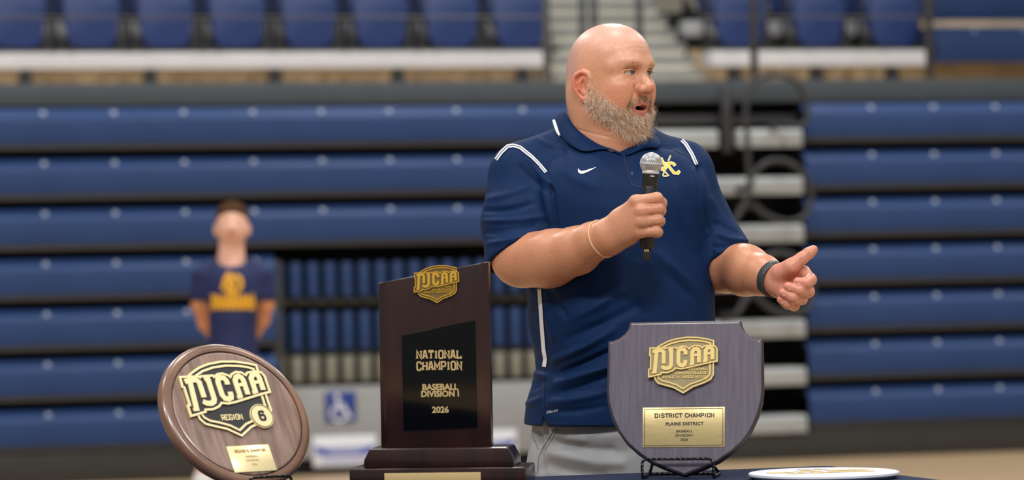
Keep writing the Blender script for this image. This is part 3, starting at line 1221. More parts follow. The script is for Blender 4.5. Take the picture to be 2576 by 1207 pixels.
def loft_loops(loops):
    """loops: list of (poly, y) with equal counts; first and last are capped"""
    mb = MB()
    n_ = len(loops[0][0])
    v = [(p[0], y, p[1]) for poly, y in loops for p in poly]
    f = []
    for k in range(len(loops) - 1):
        for i in range(n_):
            f.append((k * n_ + i, k * n_ + (i + 1) % n_, (k + 1) * n_ + (i + 1) % n_, (k + 1) * n_ + i))
    f.append(tuple(range(n_))[::-1])
    f.append(tuple((len(loops) - 1) * n_ + i for i in range(n_)))
    return mb.add(v, f)


in1 = inset_poly(outl, 0.0045)
in2 = inset_poly(outl, 0.006)
loft_loops([(outl, 0.022), (outl, 0.004), (inset_poly(outl, 0.002), 0.0005), (in1, -0.0005), (in1, 0.0005)]).build('board_edge', m_shieldedge, sh, smooth=True)
loft_loops([(in1, 0.0), (in1, -0.0006), (in2, -0.0018)]).build('board_face', m_shieldwood, sh)
make_emblem(sh, Matrix.Translation((-0.003, -0.0018, 0.2325)), 0.147, 'cast', 0.007)
# engraved plate
px0, px1, pz0, pz1 = -0.0885, 0.085, 0.061, 0.146
pl = MB().box(px0, px1, -0.0032, -0.0012, pz0, pz1).build('nameplate', m_gold, sh, bevel=0.0005)
mb = MB()
mb.ribbon([(px0 + 0.004, pz0 + 0.0035), (px1 - 0.004, pz0 + 0.0035), (px1 - 0.004, pz1 - 0.0035), (px0 + 0.004, pz1 - 0.0035)], 0.0011, -0.0036, -0.003, closed=True)
slab_text(mb, 'DISTRICT CHAMPION', 0.124, 0.0078, 0, 0.1245, -0.0036, -0.003, thick=1.5)
for tx, size, z, bold in (('PLAINS DISTRICT', 0.0094, 0.1075, 0.0004), ('BASEBALL', 0.0072, 0.0925, 0.0002), ('DIVISION I', 0.0072, 0.0835, 0.0002), ('2026', 0.0072, 0.0745, 0.0002)):
    v, f = text_mesh(tx, size, 0.0006, bold, spacing=1.12)
    mb.add([p + Vector((0, -0.0033, z)) for p in v], f)
mb.build('engraving', m_ink, pl)
easel(sh_base + Vector((-0.012, 0.004, -0.006)), SH_YAW, SH_LEAN, 0.150, 'black twisted wire easel holding the wooden shield plaque', lip=0.043, toe=0.012)

# ------------------------------------------------------------------ round walnut plaque
RP_YAW, RP_LEAN = math.radians(38), math.radians(30)
rx, rz = 0.174, 0.166
rp_c = P(592, 1050, 7.85)
rp_c.z = TZ + 0.009 + rz * math.cos(RP_LEAN) + 0.012 * math.sin(RP_LEAN)
m4 = frame_on(rp_c, RP_YAW, RP_LEAN)
rp = empty('oval_plaque', mat4=m4)
tag(rp, 'oval walnut plaque with black and gold emblem tilted on a stand', 'plaque')


def oval(ins, n_=72):
    return [((rx - ins) * math.cos(2 * math.pi * i / n_), (rz - ins) * math.sin(2 * math.pi * i / n_)) for i in range(n_)]


loft_loops([(oval(0.005), 0.014), (oval(0.0), 0.010), (oval(0.0), 0.001), (oval(0.0025), -0.005), (oval(0.007), -0.009), (oval(0.013), -0.0100), (oval(0.021), -0.0095), (oval(0.0215), -0.004)]).build(
    'rim', m_walnutrim, rp, smooth=True)
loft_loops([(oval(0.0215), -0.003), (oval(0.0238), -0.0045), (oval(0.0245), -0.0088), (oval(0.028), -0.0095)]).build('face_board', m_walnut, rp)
loft_loops([(oval(0.0212), -0.0042), (oval(0.0242), -0.0046)]).build('groove', m_shieldedge, rp)
make_emblem(rp, Matrix.Translation((-0.012, -0.0095, 0.028)), 0.213, 'inlay', 0.0035)
pl = MB().box(-0.055, 0.048, -0.0115, -0.009, -0.136, -0.076).build('nameplate', m_goldbright, rp, bevel=0.0005)
mb = MB()
slab_text(mb, 'REGION 6 CHAMPION', 0.074, 0.0056, -0.002, -0.0915, -0.0119, -0.0114, thick=1.6)
for tx, size, z in (('BASEBALL', 0.0062, -0.1035), ('DIVISION I', 0.0062, -0.1125), ('2026', 0.0062, -0.122)):
    v, f = text_mesh(tx, size, 0.0005, 0.0, spacing=1.1)
    mb.add([p + Vector((-0.002, -0.0117, z)) for p in v], f)
mb.build('engraving', mat('engraved_brown', (150, 118, 60), rough=0.5), pl)
_lo = m4 @ Vector((0.0, 0.0, -rz))
easel(Vector((_lo.x, _lo.y, TZ)) + Vector((0.012, 0.004, 0)), RP_YAW, RP_LEAN, 0.104, 'black twisted wire easel under the oval walnut plaque', lip=0.036, toe=0.018, up=0.14, back=0.13)

# ------------------------------------------------------------------ tall wooden trophy
TR_YAW = math.radians(-7)
TR_Y = 7.98
tr_o = P(1103, 1200, TR_Y)
tr_o.z = TZ
m4 = Matrix.Translation(tr_o) @ Matrix.Rotation(TR_YAW, 4, 'Z')
tr = empty('champion_trophy', mat4=m4)
tag(tr, 'tall dark mahogany trophy with slanted top and gloss black panel', 'trophy')
k = TR_Y / FPX                                # metres per pixel at the trophy


def tp(px, py):
    w3 = P(px, py, TR_Y)
    return (w3.x - tr_o.x, w3.z - TZ)


b2w, b1w = 0.183, 0.1575
bo = 0.0095
MB().box(-b2w + bo, b2w + bo, -0.085, 0.085, 0.0, 0.041).build('base_lower', m_mahog, tr, bevel=0.004)
p1 = [(x + bo, z) for x, z in [(-b1w, 0.041), (b1w, 0.041), (b1w - 0.002, 0.058), (b1w - 0.014, 0.081), (-b1w + 0.014, 0.081), (-b1w + 0.002, 0.058)]]
MB().prism(p1, 'y', -0.062, 0.062).build('base_upper', m_mahog, tr, bevel=0.003)
MB().box(-0.10, 0.10, -0.0868, -0.0848, 0.006, 0.0315).build('base_nameplate', m_goldtext, tr, bevel=0.0006)
x0, x1 = -0.1175, 0.1135
zt0, zt1 = tp(960, 712)[1], tp(1237, 658)[1]
sl = (zt1 - zt0) / (x1 - x0)
ch = 0.02
fr = [(x0 + ch, 0.081), (x1 - ch, 0.081), (x1 - ch, zt1 - sl * ch), (x0 + ch, zt0 + sl * ch)]
bk = [(x0, 0.081), (x1, 0.081), (x1, zt1), (x0, zt0)]
loft_loops([(bk, 0.022), (bk, -0.012), (fr, -0.020)]).build('shaft', m_mahog, tr, bevel=0.0012)
q = [tp(1016, 843), tp(1202, 804), tp(1208, 1073), tp(1021, 1081)]
q = [(px_ - 0.002, z) for px_, z in q]
pn = MB().prism(q, 'y', -0.0235, -0.0195).build('black_panel', m_glossblack, tr, bevel=0.0008)
cx = (q[0][0] + q[2][0]) / 2
for tx, py, hh, ww in (('NATIONAL', 900, 19, 111), ('CHAMPION', 929, 20, 112)):
    slab_text(MB(), tx, ww * k, hh * k, cx, tp(1110, py)[1], -0.0241, -0.0234, thick=1.5).build('lettering', m_goldtext, pn)
for tx, py, size, bold in (('BASEBALL', 979, 18.5, 0.0006), ('DIVISION I', 996, 18.5, 0.0006), ('2026', 1036, 19, 0.0006)):
    v, f = text_mesh(tx, size * k * 1.12, 0.0006, bold)
    MB().add([p + Vector((cx + 0.001, -0.0237, tp(1110, py)[1])) for p in v], f).build('lettering', m_goldtext, pn)
e = tp(1103, 716)
make_emblem(tr, Matrix.Translation((e[0], -0.0205, e[1])) @ Matrix.Rotation(0.0, 4, 'Y'), 0.0945, 'brass', 0.006)

# ------------------------------------------------------------------ flat white plaque on the cloth
wp_y = 7.99
wp_o = Vector(((2062 - 1288) / FPX * wp_y, wp_y, TZ))
wp = empty('round_award_plate', wp_o, TA)
tag(wp, 'round white award plate with gold print lying flat on the cloth', 'plaque')
r_ = 0.1565
MB().lathe([(r_ - 0.012, 0.0), (r_, 0.008), (r_, 0.0125), (r_ - 0.004, 0.014), (r_ - 0.02, 0.0138)], 64).build('plate', m_whiteplq, wp, smooth=True)
mb, mb2 = MB(), MB()
R2 = random.Random(3)
for (y, w_, hh) in ((0.018, 0.23, 0.026), (-0.03, 0.18, 0.024), (0.075, 0.045, 0.03)):
    x = -w_ / 2
    while x < w_ / 2:
        ww = R2.choice((0.010, 0.013, 0.016))
        if R2.random() < 0.86:
            mb2.box(x - 0.0015, x + ww * 0.8 + 0.0015, y - hh / 2 - 0.002, y + hh / 2 + 0.002, 0.0138, 0.0143)
            mb.box(x, x + ww * 0.8, y - hh / 2, y + hh / 2, 0.0143, 0.0147)
        x += ww
mb2.build('print_edging', mat('print_grey', (96, 92, 96), rough=0.6), wp)  # dark edges of the printed gold blocks
mb.build('gold_print', m_yellowprint, wp)


# ================================================================== THE SPEAKER
MD = 8.78


def J(px, py, dw=0.0):
    """photo pixel on the speaker, dw metres behind (+) or before (-) his middle"""
    return np.array(P(px, py, MD + dw))


m_skin = mat_attr('skin', rough=0.38, sss=0.06, spec=0.4, bump=0.08, bscale=420, mottle=0.10, coat=0.03)
m_hair = mat_attr('hair', rough=0.55, spec=0.3)
m_polo = mat('polo_knit', (8, 37, 76), rough=0.66, var=0.06, vscale=14, bump=0.06, bscale=900, spec=0.14)
m_polotrim = mat('polo_white_trim', (226, 228, 232), rough=0.6)
m_poloseam = mat('polo_seam', (18, 33, 66), rough=0.7)
m_pants = mat('grey_trousers', (146, 147, 149), rough=0.75, var=0.05, vscale=18, bump=0.05, bscale=500)
m_eyewhite = mat_attr('eye', rough=0.12, spec=0.6)
m_tooth = mat('tooth', (226, 218, 200), rough=0.3)

man = empty('person', (P(1550, 1200, MD).x, MD, FZ))
tag(man, 'bald bearded man in a navy polo speaking into a microphone', 'person')

# ---------------------------------------------------------------- head, modelled in its own frame (forward, left, up)
HYAW = math.radians(50)
HF = np.array((math.sin(HYAW), -math.cos(HYAW), 0.0))
HL = np.array((math.cos(HYAW), math.sin(HYAW), 0.0))
HU = np.array((0.0, 0.0, 1.0))
tilt = math.radians(-1.0)
HR = np.stack([HF, HL, HU], 0)                # local -> world rows
HC = J(1531, 186, 0.0)


def h2w(q):
    return np.asarray(q) @ HR + HC


def head_sdf(p):
    f, l, u_ = p[:, 0], p[:, 1], p[:, 2]
    s = p.copy()
    s[:, 1] = np.abs(l)
    d = s_ell(p, (-0.003, 0, 0.018), (0.099, 0.081, 0.0955))
    d = smin(d, s_ell(p, (0.030, 0, 0.038), (0.067, 0.070, 0.064)), 0.03)
    d = smin(d, s_ell(p, (-0.040, 0, -0.035), (0.058, 0.069, 0.075)), 0.03)
    d = smin(d, s_ell(s, (0.000, 0.030, -0.030), (0.060, 0.050, 0.075)), 0.03)
    d = smin(d, s_ell(p, (0.035, 0, -0.050), (0.061, 0.064, 0.072)), 0.03)
    # brow ridge, temples
    d = smin(d, s_chain(s, [(0.096, 0.0, 0.014), (0.094, 0.022, 0.019), (0.080, 0.045, 0.020), (0.062, 0.058, 0.012)], [0.009, 0.011, 0.011, 0.010]), 0.022)
    # cheek bones and fleshy cheeks
    d = smin(d, s_ell(s, (0.066, 0.044, -0.032), (0.027, 0.026, 0.022)), 0.02)
    d = smin(d, s_ell(s, (0.056, 0.041, -0.058), (0.036, 0.031, 0.034)), 0.02)
    # upper lip mound, jaw, chin
    d = smin(d, s_ell(p, (0.065, 0, -0.072), (0.029, 0.034, 0.028)), 0.02)
    d = smin(d, s_ell(s, (0.014, 0.034, -0.092), (0.055, 0.038, 0.042)), 0.03)
    d = smin(d, s_ell(p, (0.053, 0, -0.118), (0.037, 0.042, 0.033)), 0.025)
    # eye sockets
    d = smax(d, -s_ell(s, (0.110, 0.034, -0.002), (0.026, 0.020, 0.0125)), 0.014)
    # nose
    d = smin(d, s_chain(p, [(0.089, 0, 0.010), (0.0965, 0, -0.006), (0.1085, 0, -0.027), (0.1135, 0, -0.0350)], [0.009, 0.0085, 0.0115, 0.0152]), 0.013)
    d = smin(d, s_ell(s, (0.1050, 0.0165, -0.0405), (0.0120, 0.0090, 0.0095)), 0.007)
    d = smax(d, -s_ell(s, (0.1085, 0.0100, -0.0510), (0.0080, 0.0052, 0.0062)), 0.0025)
    d = smax(d, -s_ell(s, (0.0970, 0.0272, -0.0400), (0.009, 0.0030, 0.009)), 0.007)
    # eyelids
    lid = s_ell(s, (0.0790, 0.0335, -0.0005), (0.0146, 0.0175, 0.0140))
    d = smin(d, lid, 0.006)
    d = smax(d, -s_ell(s, (0.0890, 0.0348, -0.0016), (0.0160, 0.0158, 0.0044)), 0.0016)
    # crease above the lid, bag below
    d = smax(d, -s_chain(s, [(0.0925, 0.022, 0.0082), (0.0945, 0.034, 0.0102), (0.085, 0.047, 0.0075)], [0.0016, 0.0018, 0.0014]), 0.004)
    d = smin(d, s_chain(s, [(0.087, 0.023, -0.0125), (0.0865, 0.034, -0.0155), (0.078, 0.046, -0.0125)], [0.0032, 0.004, 0.003]), 0.007)
    # nasolabial fold
    d = smax(d, -s_chain(s, [(0.0980, 0.0260, -0.048), (0.0925, 0.034, -0.062), (0.085, 0.0385, -0.078)], [0.0018, 0.0018, 0.0015]), 0.010)
    # neck and the fold of flesh under the jaw
    d = smin(d, s_cone(p, (-0.028, 0, -0.07), (-0.030, 0, -0.26), 0.070, 0.080), 0.03)
    d = smin(d, s_ell(p, (0.020, 0, -0.145), (0.064, 0.062, 0.040)), 0.025)
    d = smin(d, s_ell(p, (0.000, 0, -0.185), (0.066, 0.066, 0.05)), 0.03)
    # lips and open mouth
    lips = s_chain(s, [(0.0915, 0.0, -0.0715), (0.0900, 0.008, -0.0712), (0.0825, 0.0195, -0.0765), (0.0765, 0.0285, -0.0830)], [0.0046, 0.0048, 0.0042, 0.0030])
    lips = smin(lips, s_chain(s, [(0.0885, 0.0, -0.0925), (0.0870, 0.010, -0.0918), (0.0805, 0.0195, -0.0875), (0.0765, 0.0280, -0.0845)], [0.0068, 0.0066, 0.0052, 0.0030]), 0.003)
    d = smin(d, lips, 0.005)
    d = smax(d, -s_ell(s, (0.0830, 0.0, -0.0810), (0.026, 0.0215, 0.0064)), 0.0025)
    # ears
    lo = (s[:, 1] > 0.06) & (np.abs(f + 0.012) < 0.06) & (np.abs(u_ + 0.03) < 0.07)
    if lo.any():
        e = s[lo]
        e = e - np.array((0.004, 0, -0.002), np.float32)
        ear = s_ell(e, (-0.010, 0.0835, -0.026), (0.018, 0.0055, 0.031), EAR_R)
        ear = smin(ear, s_chain(e, [(0.006, 0.083, -0.026), (0.0075, 0.084, -0.010), (0.002, 0.087, 0.001), (-0.010, 0.091, 0.0050), (-0.022, 0.095, -0.001),
                                    (-0.028, 0.097, -0.014), (-0.027, 0.096, -0.030), (-0.021, 0.092, -0.045), (-0.013, 0.088, -0.055)],
                                   [0.0035, 0.004, 0.0045, 0.005, 0.0054, 0.0054, 0.005, 0.0045, 0.0045]), 0.003)
        ear = smin(ear, s_ell(e, (-0.006, 0.0850, -0.059), (0.0090, 0.0055, 0.0090)), 0.008)
        ear = smax(ear, -s_ell(e, (-0.003, 0.0935, -0.029), (0.0095, 0.0125, 0.0150)), 0.0025)
        ear = smax(ear, -s_chain(e, [(0.001, 0.0915, -0.008), (-0.010, 0.0945, -0.0045), (-0.0190, 0.0970, -0.012), (-0.0195, 0.0970, -0.030)], [0.0040, 0.0050, 0.0055, 0.004]), 0.002)
        ear = smin(ear, s_chain(e, [(-0.006, 0.0915, -0.011), (-0.0135, 0.0945, -0.019), (-0.0135, 0.0940, -0.034), (-0.007, 0.0895, -0.046)], [0.0022, 0.0030, 0.0030, 0.003]), 0.003)
        ear = smin(ear, s_ell(e, (0.0055, 0.0850, -0.031), (0.0045, 0.0042, 0.0065)), 0.004)
        d[lo] = smin(d[lo], ear, 0.006)
    return d


_a = math.radians(22)
EAR_R = np.array(((math.cos(_a), -math.sin(_a), 0), (math.sin(_a), math.cos(_a), 0), (0, 0, 1.0)))
EAR_R = EAR_R.T

hpos, hface = sdf_mesh(head_sdf, (-0.14, -0.125, -0.27), (0.16, 0.125, 0.13), 0.0016, 1)
# shallow lines of the forehead, round the eyes and on the neck
_hn = vnormals(hpos, hface)
_f, _l, _u = hpos[:, 0], np.abs(hpos[:, 1]), hpos[:, 2]
_d = np.zeros(len(hpos))
for uu, am, l1 in ((0.041, 0.0002, 0.03), (0.053, 0.00035, 0.045), (0.064, 0.0003, 0.04)):
    _d -= am * np.exp(-((_u - uu - 0.002 * np.sin(_l * 90)) / 0.0016) ** 2) * (_f > 0.04) * np.clip((l1 - _l) / 0.012, 0, 1)
for da in (-0.5, -0.15, 0.2):
    _d -= 0.0004 * np.exp(-((_u + 0.003 - da * (_l - 0.050)) / 0.0013) ** 2) * np.exp(-((_l - 0.059) / 0.005) ** 2) * (_f > 0.03)
for uu in (-0.135, -0.165):
    _d -= 0.0012 * np.exp(-((_u - uu + 0.25 * _f) / 0.0028) ** 2) * (_f < 0.05) * np.clip((-_u - 0.1) / 0.02, 0, 1)
hpos = hpos + _hn * _d[:, None]


def beard_mask(q):
    f, l, u_ = q[:, 0], np.abs(q[:, 1]), q[:, 2]
    lower = np.interp(f, [-0.02, -0.008, 0.012, 0.045, 0.07, 0.1], [-0.055, -0.068, -0.092, -0.119, -0.142, -0.155])
    upper = np.interp(f, [0.000, 0.006, 0.015, 0.028, 0.044, 0.062, 0.082, 0.13], [-0.070, -0.018, -0.006, -0.026, -0.047, -0.064, -0.080, -0.086])
    m = np.clip((upper - u_) / 0.006, 0, 1) * np.clip((u_ - lower) / 0.008, 0, 1)
    # moustache
    mo = (f > 0.066) & (u_ < -0.0525 - 0.35 * np.clip(l - 0.012, 0, 1)) & (u_ > -0.088) & (l < 0.042)
    m = np.maximum(m, mo * 1.0)
    # keep the lips and mouth clear
    lipd = ((l / 0.028) ** 2 + ((u_ + 0.0825) / 0.0145) ** 2 < 1) & (f > 0.062)
    m = m * (~lipd)
    # soul patch stays
    return m


def skin_cols(q):
    """colours of the skin itself on the head: ruddy nose, ears and cheeks, lips, shaved scalp, hair roots"""
    f, l, u_ = q[:, 0], np.abs(q[:, 1]), q[:, 2]
    n_ = len(q)
    base = np.array(lin((208, 154, 126)))
    c = np.tile(base, (n_, 1))

    def mix(col, w_):
        nonlocal c
        w_ = np.clip(w_, 0, 1)[:, None]
        c = c * (1 - w_) + np.array(lin(col)) * w_
    g = lambda a, b_, cc, s: np.exp(-(((f - a) ** 2 + (l - b_) ** 2 + (u_ - cc) ** 2) / s ** 2))
    mix((206, 128, 106), 0.85 * g(0.125, 0.0, -0.042, 0.022))
    mix((204, 130, 108), 0.6 * g(0.108, 0.017, -0.046, 0.016))
    mix((204, 126, 96), 0.8 * g(0.065, 0.05, -0.045, 0.038))
    mix((202, 142, 106), 0.6 * g(0.03, 0.075, -0.005, 0.03))
    mix((212, 124, 100), 0.8 * np.clip((l - 0.083) / 0.006, 0, 1) * np.clip((0.016 - u_) / 0.008, 0, 1) * np.clip((0.012 - f) / 0.008, 0, 1))
    mix((218, 166, 148), 0.8 * np.clip((u_ - 0.045) / 0.04, 0, 1))
    mix((182, 146, 138), 0.7 * np.clip((-0.012 - f) / 0.03, 0, 1) * np.clip((u_ + 0.02) / 0.02, 0, 1) * np.clip((0.085 - u_) / 0.03, 0, 1))
    mix((200, 142, 112), 0.7 * np.clip((-0.06 - u_) / 0.05, 0, 1))
    mix((196, 136, 112), 0.5 * g(0.09, 0.034, 0.006, 0.012))
    bm = beard_mask(q)
    mix((190, 148, 122), 0.5 * bm)
    # lips
    lp = np.clip(1.25 - ((l / 0.0275) ** 2 + ((u_ + 0.0822) / 0.0160) ** 2), 0, 1) * (f > 0.066)
    mix((188, 108, 98), np.clip(lp * 4, 0, 1) * 0.85)
    mc = np.clip(1.1 - ((l / 0.020) ** 2 + ((u_ + 0.0812) / 0.0068) ** 2), 0, 1)
    mix((46, 18, 16), np.clip(mc * 6, 0, 1) * (f < 0.0845) * (f > 0.04))
    return c


head_col = skin_cols(hpos)
hw = h2w(hpos)

# ---------------------------------------------------------------- arms and hands
RA = dict(S=J(1312, 455, 0.03), U=J(1306, 560, -0.02), E=J(1302, 648, -0.085), F1=J(1394, 646, -0.165), F2=J(1452, 630, -0.215), F3=J(1492, 608, -0.250), W=J(1522, 596, -0.275))
MIC_D = -0.300


def arm_r(p):
    A_ = RA
    d = s_chain(p, [A_['S'], A_['U'], A_['E']], [0.060, 0.066, 0.058], 0.02)
    fo = s_chain(p, [A_['E'], A_['F1'], A_['F2'], A_['F3'], A_['W']], [0.055, 0.0615, 0.053, 0.043, 0.0375], 0.012)
    d = smin(d, fo, 0.02)
    d = smin(d, s_cone(p, J(1318, 668, -0.10), J(1372, 664, -0.14), 0.044, 0.05), 0.03)
    # back of the hand
    kn = [(1600, 507, -0.330), (1611, 530, -0.338), (1612, 557, -0.336), (1606, 583, -0.326)]
    wr = [(1530, 578, -0.285), (1534, 589, -0.290), (1536, 601, -0.290), (1538, 613, -0.284)]
    h = None
    for a, b in zip(wr, kn):
        e = s_cone(p, J(*a), J(*b), 0.0215, 0.0145)
        h = e if h is None else smin(h, e, 0.014)
    h = smin(h, s_ell(p, J(1570, 563, -0.300), (0.034, 0.020, 0.034)), 0.02)
    h = smin(h, s_cone(p, J(1540, 612, -0.270), J(1592, 594, -0.296), 0.020, 0.0165), 0.015)
    d = smin(d, h, 0.022)
    # knuckles
    for a in kn:
        d = smin(d, s_ell(p, J(a[0] + 2, a[1], a[2] - 0.0035), (0.0105, 0.0105, 0.0105)), 0.008)
    # fingers over the microphone, tips round behind it
    rows = [(1600, 507, 1652, 499, 1662, 511, -0.330), (1611, 530, 1655, 525, 1660, 530, -0.338), (1612, 557, 1654, 553, 1658, 556, -0.336), (1606, 583, 1650, 582, 1653, 584, -0.326)]
    fr = [0.0132, 0.0128, 0.0125, 0.0118]
    fing = None
    for (x0, y0, x1, y1, x2, y2, dz), r in zip(rows, fr):
        e = s_chain(p, [J(x0, y0, dz), J(x1, y1, MIC_D - 0.031), J(x2 + 1, y2, MIC_D - 0.008), J(1648, y2 + 2, MIC_D + 0.022), J(1628, y2 + 3, MIC_D + 0.030)],
                    [r * 1.1, r, r * 0.97, r * 0.9, r * 0.8], 0.006)
        fing = e if fing is None else smin(fing, e, 0.0010)
    d = smin(d, fing, 0.007)
    # thumb behind the microphone
    th = s_chain(p, [J(1545, 585, -0.262), J(1585, 540, -0.262), J(1612, 512, -0.262), J(1632, 500, -0.262)], [0.021, 0.017, 0.0135, 0.011], 0.006)
    d = smin(d, th, 0.012)
    return d


LA = dict(S=J(1724, 455, 0.055), U=J(1762, 556, 0.048), E=J(1822, 666, 0.005), F1=J(1876, 680, -0.06), F2=J(1918, 692, -0.11), W=J(1950, 704, -0.15))


def arm_l(p):
    A_ = LA
    d = s_chain(p, [A_['S'], A_['U'], A_['E']], [0.050, 0.050, 0.057], 0.02)
    fo = s_chain(p, [A_['E'], A_['F1'], A_['F2'], A_['W']], [0.059, 0.0575, 0.0455, 0.0335], 0.012)
    d = smin(d, fo, 0.03)
    # palm, facing the camera, pinky side down
    mc = [(2022, 684, -0.178), (2026, 706, -0.170), (2016, 730, -0.168), (2000, 751, -0.170)]
    wr = [(1962, 690, -0.165), (1962, 700, -0.162), (1960, 711, -0.162), (1958, 722, -0.165)]
    h = None
    for a, b in zip(wr, mc):
        e = s_cone(p, J(*a), J(*b), 0.0195, 0.0135)
        h = e if h is None else smin(h, e, 0.012)
    h = smin(h, s_ell(p, J(1990, 712, -0.170), (0.030, 0.015, 0.034)), 0.015)
    h = smin(h, s_cone(p, J(1962, 722, -0.172), J(1978, 748, -0.182), 0.0185, 0.0175), 0.012)   # heel of the hand
    d = smin(d, h, 0.02)
    # thumb
    th = s_chain(p, [J(1964, 686, -0.180), J(1990, 671, -0.196), J(2018, 649, -0.198), J(2034, 637, -0.196), J(2046, 628, -0.192)], [0.0215, 0.0185, 0.0140, 0.0128, 0.0105], 0.005)
    d = smin(d, th, 0.010)
    # fingers curling back to the viewer
    fs = [[(2022, 684, -0.178), (2039, 703, -0.205), (2026, 712, -0.232), (2007, 709, -0.236)],
          [(2026, 706, -0.170), (2034, 733, -0.205), (2010, 730, -0.238), (1982, 721, -0.240)],
          [(2016, 730, -0.168), (2017, 752, -0.205), (1994, 749, -0.238), (1969, 736, -0.238)],
          [(2000, 751, -0.170), (1998, 769, -0.202), (1980, 765, -0.228), (1964, 754, -0.230)]]
    fr = [0.0132, 0.0130, 0.0124, 0.0112]
    fing = None
    for pts, r in zip(fs, fr):
        e = s_chain(p, [J(*q) for q in pts], [r * 1.08, r, r * 0.93, r * 0.80], 0.006)
        fing = e if fing is None else smin(fing, e, 0.0010)
    d = smin(d, fing, 0.0055)
    return d


def bbox(pts, m):
    a = np.array(pts)
    return a.min(0) - m, a.max(0) + m


lo, hi = bbox([RA['S'] + (0, 0, -0.0), RA['W'], RA['E'], J(1662, 500, -0.34), J(1640, 500, -0.25), J(1300, 700, -0.1)], 0.085)
rpos, rface = sdf_mesh(arm_r, lo, hi, 0.0021, 1)
lo, hi = bbox([LA['S'], LA['W'], LA['E'], J(2050, 625, -0.2), J(1990, 775, -0.24), J(1830, 690, 0.05)], 0.085)
lpos, lface = sdf_mesh(arm_l, lo, hi, 0.0021, 1)


def arm_cols(pos, W, hand_pt, tips, palm=False):
    base = np.array(lin((196, 136, 104)))
    c = np.tile(base, (len(pos), 1))
    noise = RNG.normal(size=len(pos)) * 0.015
    c = c * (1 + noise[:, None])
    dh = np.linalg.norm(pos - hand_pt, axis=1)
    w_ = np.clip((0.10 - dh) / 0.05, 0, 1)[:, None]
    hc = np.array(lin((206, 140, 118) if palm else (200, 142, 112)))
    c = c * (1 - w_) + hc * w_
    for t in tips:
        w_ = np.exp(-(np.linalg.norm(pos - t, axis=1) / 0.012) ** 2)[:, None] * (0.6 if palm else 0.25)
        c = c * (1 - w_) + np.array(lin((214, 128, 112))) * w_
    return np.clip(c, 0, 1)


rc = arm_cols(rpos, RA['W'], J(1600, 545, -0.31), [J(1612, 530, -0.35), J(1652, 499, -0.345)])
lc = arm_cols(lpos, LA['W'], J(1995, 705, -0.2), [J(2046, 628, -0.19), J(2007, 709, -0.236), J(1982, 721, -0.24), J(1969, 736, -0.24), J(1964, 754, -0.23)], True)

# ---------------------------------------------------------------- trousers and legs (volume shared with the skin core)
hipc = J(1562, 1060, 0.03)
BYAW = math.radians(20)
BX = np.array((math.cos(BYAW), math.sin(BYAW), 0.0))
BN = np.array((math.sin(BYAW), -math.cos(BYAW), 0.0))          # chest direction


def bpt(side, fwd, z):
    """point in the body's own frame around the spine"""
    q = hipc + BX * side + BN * fwd
    q[2] = z
    return q


def trousers(p):
    d = s_cone(p, bpt(-0.02, 0, 0.80), bpt(-0.02, 0, 0.95), 0.185, 0.185)
    q = p.copy()
    for sgn in (-1, 1):
        lg = s_chain(p, [bpt(sgn * 0.105, 0.0, 0.78), bpt(sgn * 0.125, 0.0, 0.42), bpt(sgn * 0.135, -0.02, 0.03 + FZ)], [0.118, 0.090, 0.080], 0.02)
        d = smin(d, lg, 0.04)
    d = smax(d, p[:, 2] - 0.99, 0.01)
    d = smax(d, (FZ + 0.045) - p[:, 2], 0.005)
    return d


lo, hi = bbox([bpt(-0.3, -0.25, 0.0), bpt(0.3, 0.25, 1.02), bpt(-0.3, 0.25, 0.0), bpt(0.3, -0.25, 0.0)], 0.02)
lo[2] = FZ
tpos, tface = sdf_mesh(trousers, lo, hi, 0.006, 2)

allpos = np.concatenate([hw, rpos, lpos])
allface = np.concatenate([hface, rface + len(hw), lface + len(hw) + len(rpos)])
# folds in the trouser cloth
tn = vnormals(tpos, tface)
_v = tpos - np.array(CAM)
_D = _v @ np.array(_F)
_tx, _ty = 1288 + _v @ np.array(CR) / _D * FPX, 603.5 - _v @ np.array(CU) / _D * FPX
_td = np.zeros(len(tpos))
for x0, y0, x1, y1, am, sg in ((1400, 1090, 1470, 1105, 0.006, 10), (1410, 1115, 1540, 1130, -0.007, 10), (1390, 1140, 1560, 1165, 0.008, 13), (1380, 1170, 1520, 1195, -0.006, 12),
                               (1355, 1090, 1362, 1180, -0.010, 9), (1338, 1090, 1345, 1190, 0.005, 9), (1440, 1095, 1600, 1090, 0.004, 12), (1500, 1150, 1640, 1110, -0.004, 14)):
    t_ = np.clip(((_tx - x0) * (x1 - x0) + (_ty - y0) * (y1 - y0)) / ((x1 - x0) ** 2 + (y1 - y0) ** 2), 0, 1)
    _td += am * np.exp(-(np.hypot(_tx - x0 - t_ * (x1 - x0), _ty - y0 - t_ * (y1 - y0) - 5 * np.sin(t_ * math.pi)) / sg) ** 2)
tpos = tpos + tn * (_td * np.clip(-(tn @ np.array(_F)) * 2 + 0.3, 0, 1))[:, None]
body = quad_obj('body', allpos, allface, m_skin, man, np.concatenate([head_col, rc, lc]))
trs = quad_obj('trousers', tpos, tface, m_pants, man)
